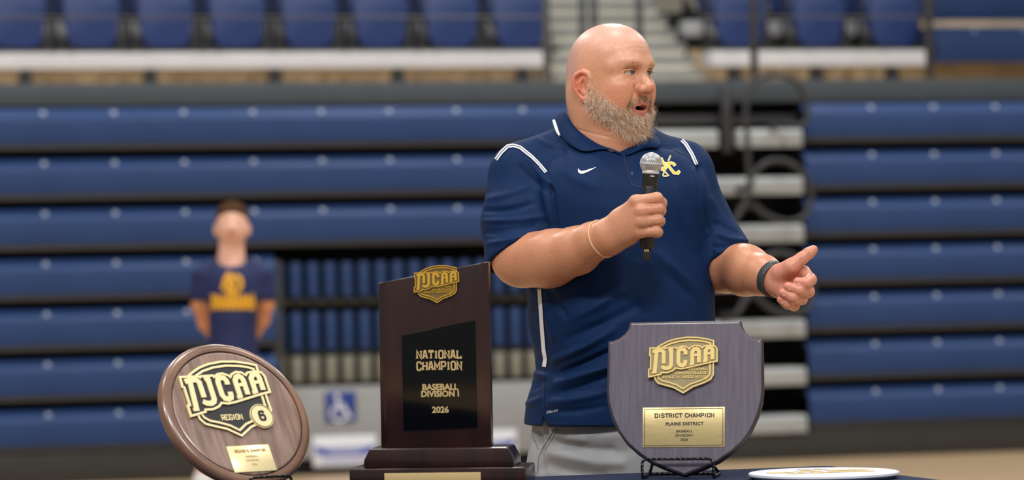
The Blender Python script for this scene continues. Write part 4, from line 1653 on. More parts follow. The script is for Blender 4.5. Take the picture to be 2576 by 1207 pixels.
for sgn in (-1, 1):
    c0 = bpt(sgn * 0.135, 0.0, FZ)

    def shoe(p, c0=c0):
        d = s_chain(p, [c0 + np.array((0, 0, 0.05)), c0 + BN * 0.12 + np.array((0, 0, 0.04)), c0 + BN * 0.2 + np.array((0, 0, 0.03))], [0.05, 0.045, 0.035], 0.02)
        return smax(d, (FZ + 0.002) - p[:, 2], 0.004)
    a_, b_ = bbox([c0, c0 + BN * 0.2, c0 + np.array((0, 0, 0.08))], 0.07)
    sp, sf = sdf_mesh(shoe, a_, b_, 0.006, 1)
    quad_obj('shoe', sp, sf, m_chairblk, man)

# ---------------------------------------------------------------- eyes, teeth
for sgn in (-1, 1):
    c = np.array((0.0795, sgn * 0.0335, -0.0005))
    n1, n2 = 28, 48
    gz = np.array((0.95, 0.16 if sgn < 0 else 0.10, -0.05))
    gz /= np.linalg.norm(gz)
    up = np.array((0, 0, 1.0))
    sx = np.cross(up, gz)
    sx /= np.linalg.norm(sx)
    uy = np.cross(gz, sx)
    v, colr = [], []
    for i in range(n1 + 1):
        th = math.pi * (i / n1) ** 1.5
        for j in range(n2):
            ph = 2 * math.pi * j / n2
            rr = 0.0130 + (0.0006 if th < 0.45 else 0)
            q = c + rr * (gz * math.cos(th) + (sx * math.cos(ph) + uy * math.sin(ph)) * math.sin(th))
            v.append(h2w(q))
            rad = math.sin(th) * 0.0130
            if th < 1.2 and rad < 0.0021:
                colr.append(lin((12, 12, 14)))
            elif th < 1.2 and rad < 0.0052:
                colr.append(lin((112, 121, 122)) if (j % 3) else lin((86, 95, 98)))
            elif th < 1.2 and rad < 0.0060:
                colr.append(lin((60, 66, 70)))
            else:
                colr.append(lin((204, 193, 182)))
    f = []
    for i in range(n1):
        for j in range(n2):
            f.append((i * n2 + j, i * n2 + (j + 1) % n2, (i + 1) * n2 + (j + 1) % n2, (i + 1) * n2 + j))
    quad_obj('eye', np.array(v), np.array(f)[:, ::-1], m_eyewhite, man, np.array(colr))
mb = MB()
for i in range(-3, 4):
    a, b = h2w((0.0835 - 0.0011 * i * i * 0.6, i * 0.0058, -0.0762)), h2w((0.0835 - 0.0011 * i * i * 0.6, i * 0.0058, -0.0720))
    mb.tube([a, b], [0.0028, 0.0032], 8)
mb.build('teeth', m_tooth, man, smooth=True, world=True)


# ---------------------------------------------------------------- hair: beard, brows, lashes
def tri_sample(pos, faces, nrm, weight, count):
    fw = weight[faces].mean(1)
    a = np.linalg.norm(np.cross(pos[faces[:, 2]] - pos[faces[:, 0]], pos[faces[:, 3]] - pos[faces[:, 1]]), axis=1) / 2
    pr = fw * a
    pr /= pr.sum()
    pick = RNG.choice(len(faces), count, p=pr)
    w4 = RNG.dirichlet((1, 1, 1, 1), count)
    q = (pos[faces[pick]] * w4[:, :, None]).sum(1)
    n_ = (nrm[faces[pick]] * w4[:, :, None]).sum(1)
    return q, n_ / (np.linalg.norm(n_, axis=1)[:, None] + 1e-9)


hn = vnormals(hpos, hface)
bmk = beard_mask(hpos)
bmk = np.where(bmk > 0.25, bmk, 0)
# denser towards the chin
dens = bmk * (0.07 + 1.1 * np.clip((-hpos[:, 2] - 0.03) / 0.05, 0, 1))
q, nn = tri_sample(hpos, hface, hn, dens, 6800)
must = (q[:, 0] > 0.066) & (q[:, 2] > -0.0885) & (np.abs(q[:, 1]) < 0.045)
chin = np.clip((-q[:, 2] - 0.085) / 0.05, 0, 1) * np.clip((q[:, 0] - 0.02) / 0.05, 0, 1)
side = np.sign(q[:, 1])[:, None]
down = np.array((0.12, 0, -1.0))[None, :].repeat(len(q), 0)
dr = nn * (0.42 - 0.05 * chin)[:, None] + down * (0.65 + 0.5 * chin)[:, None] + RNG.normal(size=q.shape) * 0.30
dm = nn * 0.28 + np.concatenate([np.zeros_like(side), side * 0.55, -np.ones_like(side) * 0.8], 1) + RNG.normal(size=q.shape) * 0.16
dr[must] = dm[must]
dr /= np.linalg.norm(dr, axis=1)[:, None]
ln = 0.0115 + 0.008 * RNG.random(len(q)) + 0.004 * chin
ln[must] = 0.0075 + 0.004 * RNG.random(must.sum())
ln *= 1 - 0.35 * np.clip((q[:, 0] - 0.062) / 0.02, 0, 1) * np.clip((q[:, 2] + 0.135) / 0.03, 0, 1)
high = np.clip((q[:, 2] + 0.055) / 0.03, 0, 1)
ln *= (1 - 0.45 * high)
# no hair hangs over the mouth
_m = q + dr * (ln * 0.8)[:, None]
keep = ~((np.abs(_m[:, 1]) < 0.026) & (np.abs(_m[:, 2] + 0.0835) < 0.0125) & (_m[:, 0] > 0.06))
q, nn, dr, ln, must, chin = q[keep], nn[keep], dr[keep], ln[keep], must[keep], chin[keep]
ca = np.array(lin((246, 224, 200)))
cb = np.array(lin((198, 152, 104)))
cw = np.array(lin((255, 254, 250)))
t = RNG.random(len(q))
warm = np.clip((q[:, 0] - 0.06) / 0.03, 0, 1)
cc = np.where((t < 0.42 + 0.16 * warm)[:, None], cb, np.where((t < 0.78)[:, None], ca, cw))
cc[must] = np.where((t[must] < 0.72)[:, None], np.array(lin((160, 120, 84))), ca)
cc = cc * (0.85 + 0.3 * RNG.random(len(q)))[:, None]
hair_mesh('beard', h2w(q), dr @ HR, ln, np.full(len(q), 0.00027), RNG.normal(size=len(q)) * 0.75, np.clip(cc, 0, 1), m_hair, man, seg=6, droop=0.15)

# brows
f_, l_, u__ = hpos[:, 0], np.abs(hpos[:, 1]), hpos[:, 2]
bl = np.interp(l_, [0.010, 0.03, 0.052], [0.0150, 0.0215, 0.0160])
bw = np.exp(-((u__ - bl) / 0.0042) ** 2) * (l_ > 0.012) * (l_ < 0.052) * (f_ > 0.05)
q, nn = tri_sample(hpos, hface, hn, bw, 230)
sd = np.sign(q[:, 1])[:, None]
dr = nn * 0.25 + np.concatenate([-0.25 * np.ones_like(sd), sd * 1.0, 0.15 * np.ones_like(sd)], 1) + RNG.normal(size=q.shape) * 0.15
dr /= np.linalg.norm(dr, axis=1)[:, None]
cc = np.where((RNG.random(len(q)) < 0.6)[:, None], np.array(lin((196, 152, 112))), np.array(lin((224, 188, 150))))
hair_mesh('eyebrows', h2w(q), dr @ HR, 0.006 + 0.003 * RNG.random(len(q)), np.full(len(q), 0.00016), RNG.normal(size=len(q)) * 0.2, cc, m_hair, man, seg=3)

# upper lashes
rt, dr = [], []
for sgn in (-1, 1):
    for i in range(70):
        lt = 0.0205 + 0.0275 * i / 69
        uu = -0.0016 + 0.0044 * math.sqrt(max(0, 1 - ((lt - 0.0348) / 0.0158) ** 2))
        ff_ = 0.079 + 0.0146 * math.sqrt(max(0.02, 1 - ((lt - 0.0335) / 0.0175) ** 2 - (uu / 0.014) ** 2))
        rt.append((ff_, sgn * lt, uu + 0.0004))
        dr.append((0.8, sgn * (lt - 0.033) * 25, -0.25))
rt, dr = np.array(rt), np.array(dr)
dr = dr / np.linalg.norm(dr, axis=1)[:, None]
hair_mesh('eyelashes', h2w(rt), dr @ HR, np.full(len(rt), 0.0045), np.full(len(rt), 0.00028), np.zeros(len(rt)), np.tile(np.array(lin((96, 66, 46))), (len(rt), 1)), m_hair, man, seg=2)


# ---------------------------------------------------------------- the polo shirt
ROWS = [(425, 1405, 1738, 0.105, 0.005), (470, 1382, 1758, 0.130, 0.008), (520, 1365, 1772, 0.150, 0.010), (620, 1337, 1785, 0.170, 0.015), (720, 1323, 1784, 0.186, 0.020),
        (800, 1325, 1783, 0.192, 0.024), (870, 1337, 1786, 0.190, 0.024), (925, 1345, 1790, 0.186, 0.022), (962, 1334, 1794, 0.186, 0.020), (1010, 1322, 1800, 0.186, 0.016),
        (1095, 1315, 1806, 0.188, 0.010)]
_rz, _rc, _ra, _rb = [], [], [], []
for py, xl, xr, b, fw in ROWS:
    A_, B_ = J(xl, py, 0.03), J(xr, py, 0.03)
    c = (A_ + B_) / 2
    w_ = (B_ - A_)[0] / 2
    _rz.append(c[2])
    _rc.append(c[:2] + BN[:2] * fw)
    _rb.append(b)
    _ra.append(math.sqrt(max(w_ ** 2 - (math.sin(BYAW) * b) ** 2, 0.01)) / math.cos(BYAW))
_o = np.argsort(_rz)
_rz, _rc, _ra, _rb = np.array(_rz)[_o], np.array(_rc)[_o], np.array(_ra)[_o], np.array(_rb)[_o]


def torso(p):
    z = p[:, 2]
    cx, cy = np.interp(z, _rz, _rc[:, 0]), np.interp(z, _rz, _rc[:, 1])
    a, b = np.interp(z, _rz, _ra), np.interp(z, _rz, _rb)
    dx, dy = p[:, 0] - cx, p[:, 1] - cy
    s = np.abs(dx * BX[0] + dy * BX[1]) / a
    f = np.abs(dx * BN[0] + dy * BN[1]) / b
    k = (s ** 2.3 + f ** 2.3) ** (1 / 2.3)
    d = (k - 1) * np.minimum(a, b) * 0.95
    top = z - _rz[-1]
    return smax(d, top, 0.06)


SL_R = [J(1310, 450, 0.02), J(1303, 560, -0.025), J(1312, 655, -0.075)]
SL_L = [J(1722, 450, 0.052), J(1760, 552, 0.038), J(1820, 652, 0.000)]
HEM_R = (J(1314, 606, -0.135), (0.40, -0.36, -0.84))
HEM_L = (J(1836, 629, -0.05), (0.50, -0.16, -0.86))
HEMZ = float(J(1450, 1074, -0.15)[2])
NK0, NK1 = h2w((-0.028, 0, -0.07)), h2w((-0.030, 0, -0.26))


def shirt(p):
    d = torso(p)
    d = smin(d, s_chain(p, [J(1540, 385, 0.025), J(1450, 374, 0.025), J(1318, 432, 0.02)], [0.085, 0.060, 0.070], 0.02), 0.05)
    d = smin(d, s_chain(p, [J(1540, 385, 0.025), J(1618, 386, 0.04), J(1722, 418, 0.055)], [0.085, 0.055, 0.060], 0.02), 0.05)
    d = smin(d, s_ell(p, J(1470, 500, -0.06), (0.105, 0.08, 0.10)), 0.06)
    d = smin(d, s_ell(p, J(1670, 500, -0.03), (0.095, 0.08, 0.10)), 0.06)
    for ch, rs, (o_, n_), k in ((SL_R, [0.076, 0.081, 0.084], HEM_R, 0.022), (SL_L, [0.070, 0.068, 0.0715], HEM_L, 0.02)):
        sl = s_chain(p, ch, rs, 0.02)
        pl = s_plane(p, o_, n_)
        inner = smax(sl + 0.0105, -(pl + 0.045), 0.004)
        sl = smax(sl, pl, 0.0035)
        d = smin(d, sl, k)
        d = smax(d, -np.maximum(inner, -(pl + 0.5)), 0.003) if False else d
        d = np.maximum(d, -inner)
    # hem and side vent
    d = smax(d, HEMZ - p[:, 2], 0.004)
    d = smax(d, -s_chain(p, [J(1367, 1038, -0.02), J(1372, 1100, -0.02)], [0.004, 0.012]), 0.003) if False else d
    vx = p[:, 0] - np.interp(p[:, 2], [HEMZ - 0.02, J(1367, 1038)[2]], [J(1372, 1095)[0], J(1367, 1038)[0]])
    vw = np.interp(p[:, 2], [HEMZ - 0.02, J(1367, 1038)[2]], [0.0095, -0.001])
    vent = np.maximum(np.abs(vx) - vw, (p[:, 1] - (MD - 0.02)))
    d = smax(d, -vent, 0.003)
    # hollow lower edge so the hem has a thickness
    inn = np.maximum(torso(p) + 0.0105, p[:, 2] - (HEMZ + 0.05))
    d = np.maximum(d, -inn)
    # neck opening with the V at the front
    d = smax(d, -s_cone(p, NK0, NK1, 0.078, 0.0845), 0.004)
    d = smax(d, -s_chain(p, [J(1545, 330, -0.06), J(1566, 388, -0.125)], [0.05, 0.006]), 0.004)
    return d


lo, hi = bbox([J(1212, 300, -0.2), J(1890, 300, 0.2), J(1212, 1085, -0.2), J(1890, 1085, 0.25), J(1500, 260, 0)], 0.012)
spos, sface = sdf_mesh(shirt, lo, hi, 0.0040, 1)


def to_px(pos):
    v = pos - np.array(CAM)
    D = v @ np.array(_F)
    return 1288 + v @ np.array(CR) / D * FPX, 603.5 - v @ np.array(CU) / D * FPX


# folds of the cloth: ridges and valleys along short lines on the front
FOLDS = [
    (1228, 500, 1330, 470, 0.004, 10), (1222, 530, 1340, 512, -0.006, 8), (1220, 556, 1370, 545, 0.006, 8), (1222, 585, 1345, 566, -0.006, 7), (1230, 612, 1320, 592, 0.005, 8),
    (1384, 470, 1398, 565, -0.012, 8), (1368, 470, 1384, 555, 0.005, 9), (1310, 420, 1375, 480, -0.004, 9), (1330, 400, 1388, 470, 0.004, 9),
    (1400, 360, 1440, 400, -0.004, 8), (1352, 350, 1420, 372, 0.003, 8),
    (1758, 420, 1786, 600, -0.013, 8), (1742, 430, 1770, 560, 0.005, 12), (1786, 600, 1790, 655, -0.010, 8), (1800, 560, 1850, 585, -0.006, 8), (1808, 590, 1866, 604, 0.006, 7),
    (1800, 620, 1846, 615, -0.006, 6), (1790, 500, 1822, 560, 0.004, 9),
    (1372, 770, 1392, 850, 0.008, 9), (1385, 735, 1430, 800, -0.006, 11), (1398, 905, 1540, 832, 0.009, 13), (1402, 940, 1590, 856, -0.009, 10), (1400, 965, 1620, 885, 0.009, 11),
    (1395, 990, 1560, 935, -0.007, 10), (1385, 1012, 1530, 985, 0.006, 12), (1380, 1035, 1520, 1022, -0.004, 9), (1440, 800, 1560, 735, 0.006, 16), (1430, 850, 1600, 770, -0.006, 14),
    (1325, 800, 1350, 870, 0.006, 9), (1330, 885, 1366, 905, -0.010, 8), (1330, 930, 1372, 945, 0.008, 8), (1326, 975, 1368, 960, -0.010, 8), (1322, 1015, 1362, 1000, 0.006, 9),
    (1690, 690, 1770, 770, -0.004, 14), (1660, 640, 1750, 720, 0.004, 16), (1700, 480, 1745, 620, 0.004, 18), (1600, 480, 1640, 700, 0.003, 22), (1520, 440, 1540, 520, -0.002, 16),
    (1650, 360, 1700, 372, -0.003, 7), (1420, 430, 1500, 470, 0.003, 18),
]
sn = vnormals(spos, sface)
front = np.clip(-(sn @ np.array(_F)) * 2.0 + 0.35, 0, 1)
sx_, sy_ = to_px(spos)
disp = np.zeros(len(spos))
for x0, y0, x1, y1, am, sg in FOLDS:
    L2 = (x1 - x0) ** 2 + (y1 - y0) ** 2
    t_ = np.clip(((sx_ - x0) * (x1 - x0) + (sy_ - y0) * (y1 - y0)) / L2, 0, 1)
    bow = 4.0 * np.sin(t_ * math.pi)
    dd = np.hypot(sx_ - x0 - t_ * (x1 - x0), sy_ - y0 - t_ * (y1 - y0) - bow)
    disp += 1.35 * am * np.exp(-(dd / (0.78 * sg)) ** 2) * (0.35 + 0.65 * np.sin(np.clip(t_ * 0.9 + 0.08, 0, 1) * math.pi))
disp = np.clip(disp, -0.011, 0.012)
_sp32 = spos.astype(np.float32)
for (o_, n_), m_x in ((HEM_R, sx_ < 1408), (HEM_L, sx_ > 1782)):
    near = (s_plane(_sp32, o_, n_) > -0.065) & m_x
    disp[near] = np.clip(disp[near], -0.003, 0.006)
spos = spos + sn * (disp * front)[:, None]
polo = quad_obj('polo_shirt', spos, sface, m_polo, man)
polo['label'] = 'navy polo shirt with white piping'
bvh_shirt = BVHTree.FromPolygons([tuple(v) for v in spos], [tuple(f) for f in sface])
bvh_body = BVHTree.FromPolygons([tuple(v) for v in allpos], [tuple(f) for f in allface])
bvh_pants = BVHTree.FromPolygons([tuple(v) for v in tpos], [tuple(f) for f in tface])


def hit(bvh, px, py, off=0.0012):
    r = bvh.ray_cast(CAM, ray(px, py))
    if r[0] is None:
        return None
    n_ = r[1] if r[1].dot(ray(px, py)) < 0 else -r[1]
    return r[0] + n_ * off


def strip(name, pts, wpx, m, parent, bvh=None, off=0.0012, step=4.0, closed=False):
    """flat cloth strip laid on the garment along a line"""
    bvh = bvh or bvh_shirt
    q = [Vector(p) for p in pts]
    if closed:
        q.append(q[0])
    fine = []
    for i in range(len(q) - 1):
        k = max(1, int((q[i + 1] - q[i]).length / step))
        for j in range(k):
            fine.append(q[i].lerp(q[i + 1], j / k))
    fine.append(q[-1])
    v, f = [], []
    last = None
    for i, p in enumerate(fine):
        t_ = (fine[min(i + 1, len(fine) - 1)] - fine[max(i - 1, 0)])
        if t_.length < 1e-6:
            continue
        t_.normalize()
        nn = Vector((-t_.y, t_.x)) * (wpx / 2)
        a, b = hit(bvh, p.x + nn.x, p.y + nn.y, off), hit(bvh, p.x - nn.x, p.y - nn.y, off)
        if a is None or b is None:
            last = None
            continue
        v += [a, b]
        if last is not None:
            f.append((last, last + 1, len(v) - 1, len(v) - 2))
        last = len(v) - 2
    return mesh_obj(name, v, f, m, parent, smooth=True, world=True)


pip_r = [(1249, 402), (1262, 384), (1278, 369), (1292, 367), (1309, 372), (1338, 395), (1360, 417), (1375, 434)]
pip_l = [(1711, 350), (1725, 364), (1739, 387), (1751, 414)]
strip('shoulder_piping', pip_r, 8.5, m_polotrim, polo, off=0.0018)
strip('shoulder_piping', pip_l, 8.5, m_polotrim, polo, off=0.0018)
strip('side_piping', [(1357, 712), (1361, 770), (1365, 830), (1369, 880), (1373, 903), (1370, 922)], 9.5, m_polotrim, polo, off=0.0018)
for pl_, w_, o_ in ((pip_r, 1.4, 0.0026), (pip_l, 1.4, 0.0026), ([(1376, 436), (1390, 480), (1397, 540), (1400, 563)], 1.6, 0.0012), ([(1685, 371), (1711, 384), (1729, 391), (1745, 408)], 1.5, 0.0012),
                    ([(1407, 362), (1392, 386)], 1.4, 0.0012), ([(1570, 393), (1573, 420), (1582, 448), (1592, 468)], 2.0, 0.0012), ([(1592, 468), (1614, 470)], 1.6, 0.0012),
                    ([(1579, 398), (1577, 425), (1586, 450)], 1.2, 0.0012), ([(1383, 1064), (1430, 1066), (1530, 1069)], 1.2, 0.0012), ([(1232, 641), (1300, 600), (1398, 556)], 1.2, 0.0012),
                    ([(1370, 925), (1368, 1035)], 1.4, 0.0012)):
    strip('seam', pl_, w_, m_poloseam, polo, off=o_)
# button
bh = hit(bvh_shirt, 1589, 436, 0.001)
mb = MB().lathe([(0.0042, 0), (0.0045, 0.001), (0.0040, 0.0018), (0.0028, 0.0012)], 16)
mb.xf(Matrix.Translation(bh) @ Matrix.Rotation(math.radians(90), 4, 'X')).build('button', mat('button_navy', (56, 76, 120), rough=0.25), polo, smooth=True, world=True)


def decal(name, v2, faces, m, parent, bvh=None, off=0.0015):
    bvh = bvh or bvh_shirt
    v = []
    for x, y in v2:
        h = hit(bvh, x, y, off)
        v.append(h if h is not None else Vector((0, 0, 0)))
    return mesh_obj(name, v, faces, m, parent, world=True)


def C3(q):
    return [(1440 + x / 3.772, 360 + y / 3.772) for x, y in q]


lowc = C3([(55, 245), (52, 265), (60, 285), (80, 294), (110, 290), (160, 268), (222, 233)])
upc = C3([(57, 243), (66, 256), (75, 264), (92, 268), (118, 263), (165, 248), (223, 230)])
decal('check_mark_logo', lowc + upc, [(i, i + 1, i + 8, i + 7) for i in range(6)], m_polotrim, polo)


def ribbon2d(pts, wd, closed=False):
    mb = MB().ribbon(pts, wd, 0, 1, closed)
    v2, fs = [], []
    for k in range(0, len(mb.v), 8):                   # prisms of 4 corner points, front face only
        b = len(v2)
        v2 += [(mb.v[k + j].x, mb.v[k + j].z) for j in range(4)]
        fs.append((b, b + 1, b + 2, b + 3))
    return v2, fs


def C4(q):
    return [(1640 + x / 13.41, 370 + y / 13.41) for x, y in q]


LOGO_Y = [[(775, 650), (735, 580), (650, 548), (515, 565), (545, 625), (650, 775), (745, 885), (870, 895), (900, 848), (860, 805)],
          [(318, 430), (400, 560), (475, 695), (440, 745), (370, 735), (290, 680), (230, 600)], [(290, 400), (350, 425)]]
LOGO_T = [[(625, 300), (545, 490)], [(425, 815), (362, 975)], [(300, 780), (435, 832), (548, 962), (500, 985), (372, 990)]]
for nm, m_, add, off in (('monogram_outline', m_polotrim, 40, 0.0015), ('monogram_letters', mat('athletic_gold', (250, 200, 20), rough=0.55), 0, 0.0022)):
    V2, FS = [], []
    for st in LOGO_Y:
        v2, fs = ribbon2d(C4(st), (62 + add) / 13.41)
        FS += [tuple(i + len(V2) for i in f) for f in fs]
        V2 += v2
    for st in LOGO_T:
        v2, fs = ribbon2d(C4(st), (26 + add * 0.6) / 13.41)
        FS += [tuple(i + len(V2) for i in f) for f in fs]
        V2 += v2
    decal(nm, V2, FS, m_, polo, off=off)
v, f = text_mesh('DRI-FIT', 10.5, 0.0)
sk = math.radians(-8)
decal('hem_lettering', [(1390 + (p.x + 0.25 * p.z) * math.cos(sk) * 0.86, 1038 + p.x * math.sin(sk) - p.z) for p in v], f, m_polotrim, polo)

# collar: leaf edges laid on the shirt, upper edge on the neck
def on_neck(px, py, off=0.004):
    h = hit(bvh_body, px, py, off)
    return h


def collar_strip(name, pairs, m=None):
    v, f = [], []
    for (a, b) in pairs:
        mid = (a + b) / 2
        # the leaf rolls over: bulge it outward a little
        out = Vector((mid.x - NK1[0], mid.y - NK1[1], 0)).normalized()
        v += [a, a.lerp(b, 0.25) + out * 0.005 + Vector((0, 0, 0.003)), a.lerp(b, 0.6) + out * 0.005, b]
    for i in range(len(pairs) - 1):
        for k in range(3):
            f.append((i * 4 + k, i * 4 + k + 1, (i + 1) * 4 + k + 1, (i + 1) * 4 + k))
    o = mesh_obj(name, v, f, m or m_polo, polo, smooth=True, world=True)
    md = o.modifiers.new('thick', 'SOLIDIFY')
    md.thickness = 0.0032
    md.offset = 0.0
    sb = o.modifiers.new('smooth', 'SUBSURF')
    sb.levels = sb.render_levels = 2
    return o


def shv(px, py, off=0.006):
    h = hit(bvh_shirt, px, py, off)
    return h if h is not None else Vector(P(px, py, MD - 0.02))


nkc = Vector(h2w((-0.029, 0, -0.15)))
back = []
for an, ztop, zbot, rt, rb in ((200, 0.010, -0.045, 0.088, 0.118), (160, 0.016, -0.040, 0.089, 0.115), (120, 0.016, -0.036, 0.089, 0.112), (80, 0.010, -0.040, 0.089, 0.110), (40, 0.000, -0.050, 0.088, 0.110)):
    a = math.radians(an)
    d_ = Vector((math.cos(a), math.sin(a), 0))
    back.append((nkc + d_ * rt + Vector((0, 0, ztop - 0.0)), nkc + d_ * rb + Vector((0, 0, zbot))))


def nk(px, py, off=0.004):
    h = on_neck(px, py, off)
    return h if h is not None else Vector(P(px, py, MD - 0.03))


left_leaf = [(nk(1565, 389, 0.003), shv(1560, 393, 0.004)), (nk(1540, 380), shv(1530, 379)), (nk(1512, 367), shv(1500, 382)), (nk(1477, 344), shv(1468, 391, 0.007)), (nk(1450, 320), shv(1440, 376, 0.008)),
             (nk(1436, 298), shv(1418, 355, 0.008)), (Vector(P(1420, 277, MD + 0.005)), shv(1402, 330, 0.008)), (Vector(P(1414, 272, MD + 0.05)), Vector(P(1393, 306, MD + 0.05)))]
right_leaf = [(nk(1567, 390, 0.003), shv(1570, 394, 0.004)), (nk(1582, 377, 0.004), shv(1592, 388, 0.005)), (nk(1597, 364, 0.005), shv(1625, 374, 0.006)), (nk(1610, 350, 0.006), shv(1660, 381, 0.006)),
              (Vector(P(1626, 336, MD - 0.02)), shv(1662, 362, 0.008)), (Vector(P(1630, 326, MD + 0.03)), Vector(P(1650, 338, MD + 0.03)))]
collar_strip('collar', left_leaf + [b for b in back[:4]] + right_leaf[::-1])
# white tip line on the collar seen on the left
m_e = [Vector(P(1393, 303, MD + 0.012)), Vector(P(1398, 318, MD - 0.004)), Vector(P(1403, 331, MD - 0.02)), Vector(P(1408, 341, MD - 0.03))]
MB().tube(m_e, [0.0035, 0.0042, 0.0042, 0.003], 8).build('collar_piping', m_polotrim, polo, smooth=True, world=True)

# trouser details
m_pantseam = mat('trouser_seam', (112, 112, 112), rough=0.8)
for pl_, w_ in (([(1396, 1078), (1380, 1105), (1364, 1130), (1355, 1150), (1352, 1190)], 1.8), ([(1404, 1078), (1388, 1106), (1372, 1131)], 1.0), ([(1332, 1082), (1345, 1108), (1354, 1130)], 2.2)):
    strip('pocket_seam', pl_, w_, m_pantseam, trs, bvh_pants)


# ---------------------------------------------------------------- wrist band and watch
def cuff(name, c, ax, width, thick, m, parent, n=56, rows=3, tilt=None):
    c, ax = Vector(c), Vector(ax).normalized()
    if tilt is not None:
        ax = (ax + Vector(tilt)).normalized()
    e1 = ax.orthogonal().normalized()
    e2 = ax.cross(e1)
    v, f = [], []
    rad = np.zeros((rows, n))
    for k in range(rows):
        cc = c + ax * width * (k / (rows - 1) - 0.5)
        for j in range(n):
            a = 2 * math.pi * j / n
            d_ = e1 * math.cos(a) + e2 * math.sin(a)
            h = bvh_body.ray_cast(cc, d_)
            rad[k, j] = min((h[0] - cc).length if h[0] is not None else 0.035, 0.06)
    rad = np.maximum.reduce([rad, np.roll(rad, 1, 1) * 0.995, np.roll(rad, -1, 1) * 0.995])
    rad = rad.max(0)[None, :].repeat(rows, 0)
    for lay, off in ((0, -0.001), (1, thick)):
        for k in range(rows):
            cc = c + ax * width * (k / (rows - 1) - 0.5)
            for j in range(n):
                a = 2 * math.pi * j / n
                ed = 0.0004 if (lay and k in (0, rows - 1)) else 0
                v.append(cc + (e1 * math.cos(a) + e2 * math.sin(a)) * (rad[k, j] + off - ed))
    for k in range(rows - 1):
        for j in range(n):
            j2 = (j + 1) % n
            f.append((k * n + j, (k + 1) * n + j, (k + 1) * n + j2, k * n + j2))
            o_ = rows * n
            f.append((o_ + k * n + j, o_ + k * n + j2, o_ + (k + 1) * n + j2, o_ + (k + 1) * n + j))
    for j in range(n):
        j2 = (j + 1) % n
        f.append((j, j2, rows * n + j2, rows * n + j))
        b0 = (rows - 1) * n
        f.append((b0 + j, rows * n + b0 + j, rows * n + b0 + j2, b0 + j2))
    o = mesh_obj(name, v, f, m, parent, smooth=True, world=True)
    return o, c, ax, e1, e2, rad


W3 = RA['W']
axr = RA['W'] - RA['F2']
wb = cuff('wrist_band', J(1513, 598, -0.268), axr, 0.0052, 0.0016, mat('rubber_tan', (226, 178, 138), rough=0.5), man, tilt=(0.02, 0.0, -0.012))[0]
wb['label'] = 'thin tan rubber wrist band'
axl = LA['W'] - LA['F2']
m_strap = mat('strap_charcoal', (58, 64, 70), rough=0.5)
wo, c_, ax_, e1_, e2_, rad_ = cuff('watch_strap', J(1946, 703, -0.147), axl, 0.021, 0.0028, m_strap, man)
wo['label'] = 'charcoal perforated sport watch strap'
m_hole = mat('strap_hole', (10, 10, 11), rough=0.8)
hm = None
for j in range(0, 56, 2):
    for k in range(3):
        a = 2 * math.pi * (j + (k % 2)) / 56
        d_ = e1_ * math.cos(a) + e2_ * math.sin(a)
        q = c_ + ax_ * ((k - 1) * 0.0062) + d_ * (rad_[1, (j + (k % 2)) % 56] + 0.0029)
        rot = d_.to_track_quat('Z', 'Y').to_matrix().to_4x4()
        if hm is None:
            o = MB().lathe([(0.0016, 0.0), (0.0014, 0.0003)], 8).build('perforation', m_hole, wo)
            hm = o.data
        else:
            o = bpy.data.objects.new('perforation', hm)
            link(o, wo)
        o.matrix_world = Matrix.Translation(q) @ rot

# nails of the open hand
m_nail = mat('nail', (226, 170, 152), rough=0.25)
for (px, py, rr, dx) in ((2010, 714, 4.2, -0.1), (1986, 727, 4.0, 0.1), (1972, 742, 3.6, 0.1), (1967, 761, 3.2, 0.1)):
    V2 = [(px + rr * 1.25 * math.cos(a), py + rr * 0.85 * math.sin(a) + 0.25 * rr * math.cos(a)) for a in np.linspace(0, 2 * math.pi, 12, endpoint=False)]
    decal('fingernail', V2, [tuple(range(12))], m_nail, man, bvh_body, 0.0006)

# ---------------------------------------------------------------- microphone
top, bot = Vector(J(1638, 411, MIC_D)), Vector(J(1626, 657, MIC_D))
axis = (bot - top).normalized()
mz = -axis
mxv = Vector((1, 0, 0))
mxv = (mxv - mz * mxv.dot(mz)).normalized()
myv = mz.cross(mxv)
mm = Matrix((mxv, myv, mz)).transposed().to_4x4()
mm.translation = top
mic = empty('microphone', mat4=mm)
tag(mic, 'black handheld microphone with silver mesh ball held in the fist', 'microphone')
L_ = (bot - top).length
m_mesh = mat('grille_silver', (226, 226, 228), rough=0.35, metal=0.6)
m_micblk = mat('mic_black', (24, 24, 25), rough=0.42)
# woven grille
mb = MB()
R0 = 0.0243
prof = lambda t_: (R0 * math.sin(t_), R0 * math.cos(t_) if t_ < math.pi / 2 else R0 * 0.98 * math.cos(t_))
for sgn in (-1, 1):
    for k in range(34):
        pts = []
        for i in range(25):
            t_ = 0.10 + (2.30 - 0.10) * i / 24
            r_, z_ = prof(t_)
            ph = 2 * math.pi * k / 34 + sgn * 0.95 * t_
            pts.append((r_ * math.cos(ph), r_ * math.sin(ph), z_))
        mb.tube(pts, 0.00058, 4, cap=False)
mb.build('grille', m_mesh, mic, smooth=True)
MB().lathe([(0.001, 0.0232), (0.008, 0.0218), (0.0155, 0.0170), (0.0207, 0.0100), (0.0228, 0.0), (0.0212, -0.0090), (0.0180, -0.0165)], 32).build('foam_core', mat('grille_dark', (110, 110, 112), rough=0.9), mic, smooth=True)
MB().lathe([(0.0238, -0.0026), (0.0252, -0.0022), (0.0254, 0.0), (0.0252, 0.0022), (0.0238, 0.0026)], 40).build('grille_ring', m_mesh, mic, smooth=True)
MB().lathe([(0.0186, -0.0160), (0.0192, -0.0180), (0.0190, -0.0222), (0.0180, -0.0230)], 40).build('neck_ring', m_mesh, mic, smooth=True)
